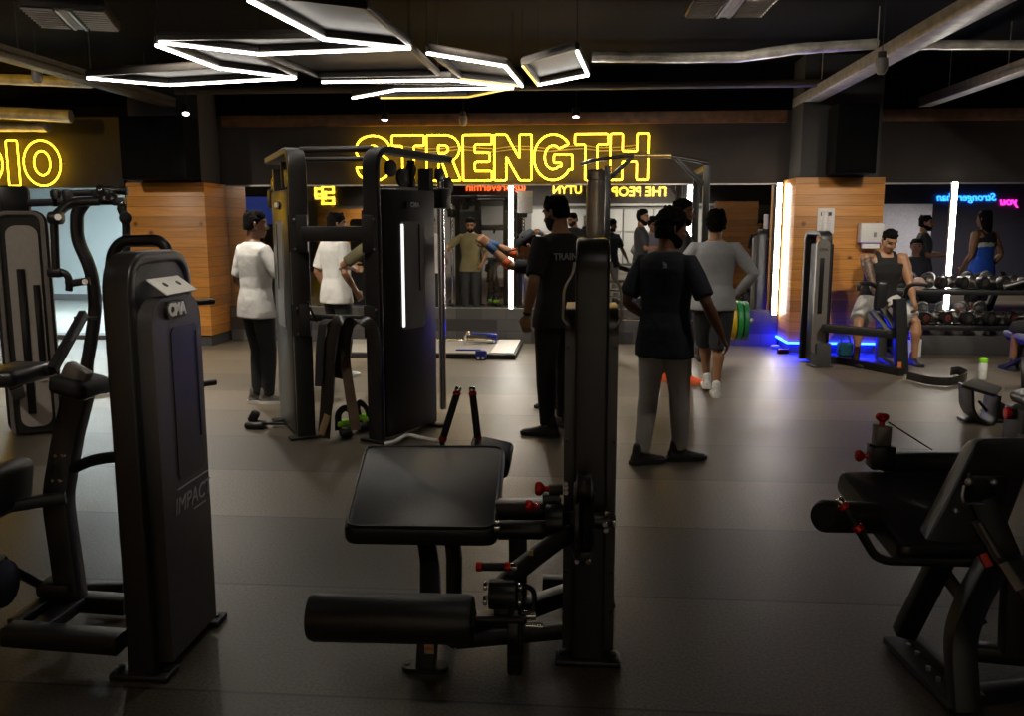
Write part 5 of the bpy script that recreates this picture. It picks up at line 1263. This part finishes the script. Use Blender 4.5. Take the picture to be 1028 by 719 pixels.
    limb(body, [Hd(-.012, .098, -.030), Hd(.012, .098, -.030)], [.010 * k, .010 * k], 8)
    limb(body, [Hd(-.046, .078, .034), Hd(0, .091, .036), Hd(.046, .078, .034)], [.010 * k, .012 * k, .010 * k], 8)   # brow
    for dz in (-.058, -.068): limb(body, [Hd(-.020, .086, dz), Hd(0, .093, dz), Hd(.020, .086, dz)], [.006 * k, .0075 * k, .006 * k], 8)   # lips
    for s in (1, -1):
        body.ball(Hd(s * .036, .076, -.032), .022 * k, 8)
        limb(body, [Hd(s * .074, -.012, .022), Hd(s * .084, -.020, .012), Hd(s * .082, -.016, -.012), Hd(s * .075, -.006, -.030)], [.008 * k, .011 * k, .010 * k, .007 * k], 8)
    bo = remeshed('body', body.b, skin, e, .0068, 3)
    # darker eyes, brows and lips as face regions of the same surface
    me = bo.data; me.materials.append(mat('eye_dark', (.02, .014, .012), .3)); me.materials.append(mat('lip', (skin.name == 'skin_light_tan' and (.30, .12, .09) or (.14, .06, .05)), .5))
    spots = [(Hd(s * .033, .086, .010), .0145 * k, .6, 1) for s in (1, -1)] + [(Hd(s * (.022 + .014 * j), .088, .033), .010 * k, 1, 1) for s in (1, -1) for j in range(3)] + [(Hd(.012 * j, .094, -.063), .011 * k, 1, 2) for j in (-1, 0, 1)]
    for f in me.polygons:
        c = f.center
        if (c - HC).length < .16 * k and (c - HC).dot(hf) > .05 * k:
            for sp, r, zz, mi in spots:
                d = c - sp
                if abs(d.dot(hu)) < r * .62 and abs(d.dot(hr)) < r * 1.15: f.material_index = mi
    # hair
    hm = hairm or HAIR
    if hair:
        b = MB(); g = 1.0
        if hair == 'short':
            hh = [(-.055, -.052, .050, .050), (-.03, -.036, .070, .068), (0, -.024, .0775, .082), (.035, -.015, .080, .092), (.065, -.010, .080, .099), (.095, -.008, .068, .086), (.116, -.008, .046, .058), (.127, -.008, .02, .026)]
        elif hair == 'full':
            hh = [(-.075, -.055, .050, .048), (-.045, -.036, .076, .072), (0, -.022, .086, .088), (.04, -.012, .090, .100), (.08, -.006, .088, .106), (.115, -.004, .072, .088), (.137, -.004, .046, .056), (.147, -.004, .02, .026)]
        elif hair == 'fade':
            hh = [(-.02, -.045, .062, .058), (.02, -.028, .0765, .080), (.05, -.016, .078, .092), (.085, -.006, .070, .094), (.112, .0, .058, .078), (.132, .004, .036, .05), (.138, .004, .016, .02)]
        elif hair == 'long':
            hh = [(-.20, -.060, .060, .040), (-.14, -.055, .082, .055), (-.08, -.045, .086, .068), (-.03, -.032, .086, .080), (.03, -.015, .084, .095), (.075, -.008, .082, .102), (.105, -.008, .066, .082), (.13, -.008, .03, .036)]
        rings(b, [(Hd(0, f, u), a * k, c * k) for u, f, a, c in hh], hr, hf, 24, 2.1)
        random.seed(int(abs(x * 100) + 3))
        full = hair == 'full'
        for j in range(90 if full else 18 if hair == 'fade' else 40):
            a = random.uniform(0, 2 * PI); u = random.uniform(-.04, .14) if full else random.uniform(.03, .115)
            s = max(.02, math.sqrt(max(0, 1 - ((u - .03) / (.128 if full else .118)) ** 2)))
            q = 1.1 if full else 1.0
            f = math.sin(a) * .088 * s * q - .012
            if f > .02 and u < .075: continue
            b.ball(Hd(math.cos(a) * .078 * s * q, f, u), random.uniform(.012, .020) * k, 6)
        remeshed('hair', b.b, hm, e, .006, 1)
    if beard:
        b = MB(); bs = [(-.128, .052, .018, .020), (-.115, .044, .044, .046), (-.085, .026, .0625, .072), (-.06, .006, .069, .084), (-.03, -.014, .072, .080), (-.005, -.03, .0735, .062)]
        rings(b, [(Hd(0, f, u), a * k, c * k) for u, f, a, c in bs], hr, hf, 24, 2.15)
        limb(b, [Hd(-.03, .084, -.058), Hd(-.022, .094, -.046), Hd(0, .100, -.045), Hd(.022, .094, -.046), Hd(.03, .084, -.058)], [.007 * k] * 5, 8)
        remeshed('beard', b.b, hm, e, .007, 2)
    if mouthmask:
        b = MB(); ms = [(-.118, .054, .022, .024), (-.105, .042, .046, .052), (-.08, .03, .061, .072), (-.05, .018, .068, .086), (-.02, .012, .070, .092)]
        rings(b, [(Hd(0, f, u), a * k, c * k) for u, f, a, c in ms], hr, hf, 24, 2.15)
        for s in (1, -1): limb(b, [Hd(s * .066, .05, -.04), Hd(s * .082, -.02, -.01)], [.004, .004], 6)
        remeshed('face_mask', b.b, mat('black_mask', (.01, .01, .012), .8), e, .007, 2)
    # shirt
    if shirt:
        b = MB(); g = .014 * k * loose
        lo = [(T(0, -.004, -.10 - shirtlen), .186 * k * w + g * 1.3, .126 * k + g * 1.2), (T(0, -.006, -.05 - shirtlen * .5), .186 * k * w + g * 1.2, .124 * k + g)] if not tucked else []
        top = tors[2:9] if not tank else tors[2:7]
        st = [(c, rx + g * (1.0 if j > 2 else 1.25), ry + g) for j, (c, rx, ry) in enumerate(top)]
        if tank: st += [(T(0, 0, .452), .118 * k * w, .108 * k + g), (T(0, -.006, .505), .082 * k * w, .082 * k + g)]
        if not tank: st.append((T(0, -.012, .552), .072 * k + g * .3, .064 * k + g * .3))
        rings(b, lo + st, rt, fw, 28, 2.5)
        if tank:
            for s in (1, -1): b.sweep(fillet([T(s * .09, .085, .40), T(s * .095, .06, .50), T(s * .095, -.01, .545), T(s * .09, -.085, .47), T(s * .06, -.10, .40)], .03 * k), circ(.03 * k, 10))
        else:
            for s in (1, -1):
                if sleeve == 'short': limb(b, [sh[s] - rt * s * .05 * k, sh[s], sh[s].lerp(el[s], .35), sh[s].lerp(el[s], .84)], [.056 * k * w, .066 * k * w, .064 * k * w * loose ** .3, .061 * k * w * loose ** .4], flat=True)
                else: limb(b, [sh[s] - rt * s * .05 * k, sh[s], sh[s].lerp(el[s], .4), sh[s].lerp(el[s], .8), el[s], el[s].lerp(wr[s], .35), el[s].lerp(wr[s], .7), el[s].lerp(wr[s], .97)], [.062 * k * w, .070 * k * w, .064 * k * w, .055 * k * w, .052 * k, .051 * k, .042 * k, .036 * k])
        remeshed('shirt', b.b, shirt, e, .010, 4)
    # trousers / shorts
    if pants:
        b = MB(); g = .012 * k
        rings(b, [(c, rx + g, ry + g) for c, rx, ry in tors[0:3]] + [(T(0, -.006, .08), .153 * k * w + g, .108 * k + g)], rt, fw, 24, 2.4)
        for s in (1, -1):
            lp = list(legpts(s)); rr = [.104 * k * w, .100 * k * w, .082 * k * w, .074 * k, .073 * k, .064 * k, .054 * k]
            if plen == 'tight': rr = [.100 * k * w, .094 * k * w, .069 * k * w, .060 * k, .062 * k * w, .048 * k, .040 * k]
            if plen == 'short': lp = lp[:3] + [hip[s].lerp(kn[s], .88)]; rr = [.106 * k * w, .105 * k * w, .096 * k * w, .094 * k * w]
            if plen == 'half': lp = lp[:4] + [kn[s].lerp(an[s], .1)]; rr = [.106 * k * w, .105 * k * w, .096 * k * w, .09 * k * w, .086 * k]
            limb(b, lp, rr, flat=True)
        remeshed('shorts' if plen in ('short', 'half') else 'trousers', b.b, pants, e, .010, 4)
    # shoes
    if shoes:
        for s in (1, -1):
            fd = foot[s]; sd = V((fd.y, -fd.x, 0)); A = an[s]; G = A.z - .085 * k
            def S(a, f, u): return V((A.x, A.y, G)) + (fd * f + sd * a) * k + V((0, 0, u * k))
            b = MB()
            R = []
            for f, hw, top in ((-.085, .028, .07), (-.07, .037, .085), (-.02, .040, .095), (.03, .041, .088), (.08, .045, .066), (.13, .046, .052), (.17, .038, .044), (.19, .022, .036)):
                R.append([S(hw * math.cos(t), f, .012 + max(0, math.sin(t)) * (top - .012) - (0 if math.sin(t) >= 0 else .0)) for t in [2 * PI * j / 14 for j in range(14)]])
            for r in R:
                for v in r: v.z = max(v.z, G + .006 * k)
            b._loop(R); limb(b, [S(0, -.035, .08), S(0, -.030, .125)], [.042 * k, .041 * k], 12)
            so = remeshed('shoe', b.b, shoes, e, .008, 2)
            b = MB(); o = []
            for f, hw in ((-.095, .02), (-.088, .034), (-.06, .043), (0, .044), (.05, .046), (.10, .051), (.15, .048), (.185, .034), (.202, .012)): o.append((hw, f))
            ol = [(a, f) for a, f in o] + [(-a, f) for a, f in reversed(o)]
            b.prism([(a * k, f * k) for a, f in ol], V((A.x, A.y, G)), sd, fd, (0, 0, 1), .028 * k); b.out('sole', sole or WHITEP, so)
    e2 = dict(e=e, T=T, sh=sh, el=el, wr=wr, Hd=Hd, rt=rt, fw=fw, up=upv, k=k, an=an, kn=kn)
    return e2
def band(P, s, t, r, wd, m, name):
    """wrist band / watch / sleeve round the forearm at share t"""
    a, c = P['el'][s], P['wr'][s]; d = (c - a).normalized(); p = a.lerp(c, t)
    b = MB(); b.cyl(p - d * wd / 2, p + d * wd / 2, r, n=16, bev=.004); return b.out(name, m, P['e'])
def R(d): return math.radians(d)

WHITE = cloth('white_cotton', (.52, .51, .49)); BLK = cloth('black_cotton', (.006, .006, .0065)); NAVY = cloth('navy_cotton', (.005, .008, .016))
GREYL = cloth('light_grey_jersey', (.28, .28, .29)); GREYT = cloth('grey_track', (.36, .35, .33)); OLIVE = cloth('olive_cotton', (.17, .15, .075)); CHAR = cloth('charcoal_cotton', (.022, .023, .027))
SH_BLK = mat('black_shoe', (.014, .014, .015), .5, var=.2); SH_GREY = mat('grey_shoe', (.12, .11, .10), .7); SH_ORG = mat('orange_shoe', (.75, .10, .02), .5); SH_WHT = mat('white_shoe', (.6, .6, .58), .5)
SOLE_B = mat('black_sole', (.012, .012, .012), .6); SOLE_O = mat('orange_sole', (.7, .14, .05), .5)

# man in white, left
person(-2.87, 7.50, R(-38), 'man in white shirt and black trousers standing left of the cable station, back turned', H=1.70, skin=SKIN_BR, shirt=WHITE, pants=BLK, shoes=SH_GREY, sole=WHITEP,
       arms={1: dict(w=(.27, .27, .05), p=(.6, -1, 0), c=.6), -1: dict(w=(-.20, .16, .04), p=(-.6, -1, 0), c=.6)}, head=(R(-22), R(-4)), hair='short', shirtlen=.03, loose=1.1, footrot=(R(38), R(42)), feet={1: (.05, .05), -1: (-.05, .0)})
# second man in white behind the station
person(-2.56, 8.95, R(-40), 'man in white t-shirt and black trousers seen between the two cable towers', H=1.70, skin=SKIN_DK, shirt=WHITE, pants=BLK, shoes=SH_WHT, sole=WHITEP,
       arms={1: dict(w=(.25, .08, .0), p=(.4, -1, 0), c=.6), -1: dict(w=(-.24, .06, -.02), p=(-.4, -1, 0), c=.6)}, head=(R(-20), R(-5)), hair='short', shirtlen=.03, loose=1.2)
# man in olive, behind the right cable tower
P = person(-1.93, 8.45, R(8), 'bearded man in olive t-shirt behind the right cable tower, his image in the mirror', H=1.70, skin=SKIN_MD, shirt=OLIVE, pants=CHAR, shoes=SH_BLK, sole=SOLE_B,
       arms={-1: dict(w=(-.34, .26, .26), p=(-1, -.2, -.6), c=.5), 1: dict(w=(.25, .16, .02), p=(.5, -1, 0), c=.5)}, head=(R(-8), R(-16)), hair='short', beard=True, shirtlen=.03)
# trainer in black
P = person(-.17, 6.62, R(34), 'trainer in black t-shirt with wrist watch, standing left of the leg curl tower', H=1.80, skin=SKIN_MD, shirt=BLK, pants=BLK, shoes=SH_BLK, sole=SOLE_B,
       arms={-1: dict(w=(-.29, -.02, -.03), p=(-.5, -1, 0), c=.5, n=(.6, .4, 0), h=(.0, .1, -1)), 1: dict(w=(.30, .10, -.02), p=(.5, -1, 0), c=.5)}, head=(R(18), R(-16)), hair='short', mouthmask=True, shirtlen=.03, loose=1.15, feet={1: (.12, .12), -1: (-.13, -.05)}, footrot=(R(0), R(-45)), build=1.02)
band(P, -1, .93, .034, .022, BLACK, 'wrist_watch')
text_mesh('shirt_lettering', 'TRAINER', .072, mat('grey_print', (.22, .22, .22), .7), P['e'], P['T'](0.0, -.138, .385), (PI / 2 - .09, 0, 0), .003, .001)
# client bending forward behind the trainer, arm stretched out to the left
P = person(-.06, 7.35, R(88), 'man in a dark cap bending forward behind the trainer, gloved arm stretched to the left', H=1.70, skin=SKIN_MD, shirt=BLK, pants=BLK, shoes=SH_BLK, sole=SOLE_B, hair='short',
       lean=(0, .72), pelvis=(0, -.06, .89), arms={1: dict(w=(.13, .25, .98), p=(.3, -.3, -1), c=.8), -1: dict(w=(-.16, .23, .93), p=(-.3, -.3, -1), c=.8)}, head=(0, R(8)), feet={1: (.12, .16), -1: (-.12, -.12)})
b = MB(); Hd = P['Hd']
rings(b, [(Hd(0, -.012, .045), .083, .104), (Hd(0, -.012, .075), .082, .102), (Hd(0, -.012, .11), .066, .084), (Hd(0, -.012, .132), .02, .03)], P['rt'], P['fw'])
b.box(Hd(0, .13, .05), (.15, .11, .012), Matrix.Rotation(-.2, 3, 'X'), bev=.005)
remeshed('cap', b.b, mat('dark_cap', (.02, .024, .032), .7), P['e'], .007, 2)
for s_ in (1, -1):
    band(P, s_, .14, .0455, .05, mat('orange_band', (.75, .13, .03), .6), 'elbow_sleeve')
    band(P, s_, .86, .036, .09, mat('blue_glove', (.02, .06, .16), .6), 'wrist_wrap')
# man in navy
P = person(.55, 5.78, R(-34), 'man in navy t-shirt and grey track trousers walking behind the leg curl tower', H=1.675, skin=SKIN_BR, shirt=NAVY, pants=GREYT, shoes=SH_BLK, sole=SOLE_B,
       arms={1: dict(w=(.37, .10, .0), p=(.5, -1, 0), c=.4, n=(-.6, -.5, 0)), -1: dict(w=(-.23, .12, .08), p=(-.25, -1, 0), c=.5)}, head=(R(-34), R(-8)), hair='full', beard=True, shirtlen=.07, loose=1.3, feet={1: (.07, .14), -1: (-.10, -.10)}, footrot=(R(42), R(30)))
b = MB()
for s in (0, 1, 2):
    b.sweep([P['T'](.055 + .0 + (.028 - .008 * s) * math.cos(a) , -.150, .455 + (.028 - .008 * s) * math.sin(a)) for a in [PI * j / 10 for j in range(6)]], rounded(.004, .004, .001, 1), up=(0, 1, 0))
b.box(P['T'](.072, -.15, .448), (.03, .004, .006)); b.out('shirt_logo', mat('white_print', (.6, .6, .6), .7), P['e'])
# bearded man facing right
person(.97, 8.86, R(-88), 'bearded man in dark grey t-shirt, black tights and orange shoes, facing right', H=1.82, skin=SKIN_DK, shirt=CHAR, pants=BLK, plen='tight', shoes=SH_ORG, sole=SOLE_O, arms={-1: dict(w=(-.22, .30, .24), p=(-.6, -.6, -.6), c=.5)},
       head=(R(0), R(-4)), hair='fade', beard=True, feet={1: (.08, .10), -1: (-.08, -.05)}, footrot=(R(10), R(0)))
# man in grey long sleeves
person(1.22, 8.22, R(-4), 'man in light grey long sleeves and dark shorts, hand on hip, back turned', H=1.70, skin=SKIN_MD, shirt=GREYL, sleeve='long', pants=CHAR, plen='half', shoes=SH_WHT, sole=WHITEP,
       arms={1: dict(w=(.205, -.02, .05), p=(1, -.35, 0), c=.6, h=(-.6, .5, -.5)), -1: dict(w=(-.20, .05, .05), p=(-1, -.3, 0), c=.6, h=(.6, .5, -.4))}, head=(R(-6), R(-8)), hair='full', shirtlen=.0, loose=1.15, feet={1: (.05, -.06), -1: (-.015, .24)}, build=1.06)
# seated man
P = person(3.44, 10.45, R(186), 'muscular man in black tank top and pale shorts seated at the chest row machine', H=1.74, skin=SKIN_MD, shirt=BLK, tank=True, pants=cloth('pale_shorts', (.45, .44, .42)), plen='short', shoes=SH_BLK, sole=SOLE_B,
       pelvis=(0, 0, .745), lean=(0, .22), arms={1: dict(w=(.13, .36, .03), p=(1, -.1, -.2), c=1.1, h=(-.3, .7, -.5)), -1: dict(w=(-.30, .32, -.02), p=(-1, -.4, -.1), c=1.1, h=(0, .6, -.6))},
       head=(R(4), R(-18)), hair='fade', build=1.22, feet={1: (.36, .34), -1: (-.34, .28)}, kneepole={1: (1.0, 1, .8), -1: (-1.0, 1, .8)}, seated=True, neckw=1.15)
TAT = mat('tattooed_skin', (.10, .058, .038), .5, var=.75, scale=34)
me = [c for c in P['e'].children if c.name.startswith('body')][0].data; me.materials.append(TAT); ti = len(me.materials) - 1
def segdist(p, a, c):
    d = c - a; t = max(0, min(1, (p - a).dot(d) / d.length_squared)); return (p - a - d * t).length, t
for f in me.polygons:
    d1, t1 = segdist(f.center, P['sh'][1], P['el'][1]); d2, t2 = segdist(f.center, P['el'][1], P['wr'][1])
    if (d1 < .085 and t1 > .05) or (d2 < .06 and t2 < .85): f.material_index = ti
person(5.13, 9.6, R(10), 'person seated on the bench cut off by the right frame edge', H=1.72, skin=SKIN_DK, shirt=CHAR, pants=BLK, plen='half', shoes=SH_BLK, sole=SOLE_B, hair='short', pelvis=(0, 0, .56), seated=True, feet={1: (.34, .36), -1: (-.34, .36)}, kneepole={1: (.8, 1, .6), -1: (-.8, 1, .6)}, arms={-1: dict(w=(-.27, .12, -.02), p=(-.4, -1, 0))})
# people only seen in the mirrors, standing right of the frame
PV = person(5.92, 10.05, R(150), 'man in blue and black sleeveless vest, seen in the right mirror', H=1.78, skin=SKIN_DK, shirt=cloth('blue_vest', (.02, .10, .55)), tank=True, pants=CHAR, plen='half', shoes=SH_BLK, sole=SOLE_B, hair='long', build=1.1, arms={1: dict(w=(.28, .10, .0), p=(.5, -1, 0)), -1: dict(w=(-.28, .06, 0), p=(-.5, -1, 0))})
person(5.35, 9.3, R(-70), 'bearded man in grey t-shirt talking, seen in the right mirror beside the light strip', H=1.72, skin=SKIN_DK, shirt=CHAR, pants=BLK, shoes=SH_BLK, sole=SOLE_B, hair='short', beard=True, arms={1: dict(w=(.2, .32, .2), p=(.5, -1, -.3)), -1: dict(w=(-.2, .30, .2), p=(-.5, -1, -.3))})
person(3.62, 5.35, R(20), 'man in charcoal t-shirt and grey shorts, seen in the mirror left of the right pillar', H=1.66, skin=SKIN_DK, shirt=CHAR, pants=cloth('grey_shorts', (.12, .11, .10)), plen='half', shoes=SH_BLK, sole=SOLE_B, hair='short')
me = [c for c in PV['e'].children if c.name.startswith('shirt')][0].data
me.materials.append(mat('vest_white', (.55, .55, .52), .8)); me.materials.append(BLK)
for f in me.polygons:
    z = f.center.z
    if z > 1.33: f.material_index = 2
    elif z > 1.27: f.material_index = 1
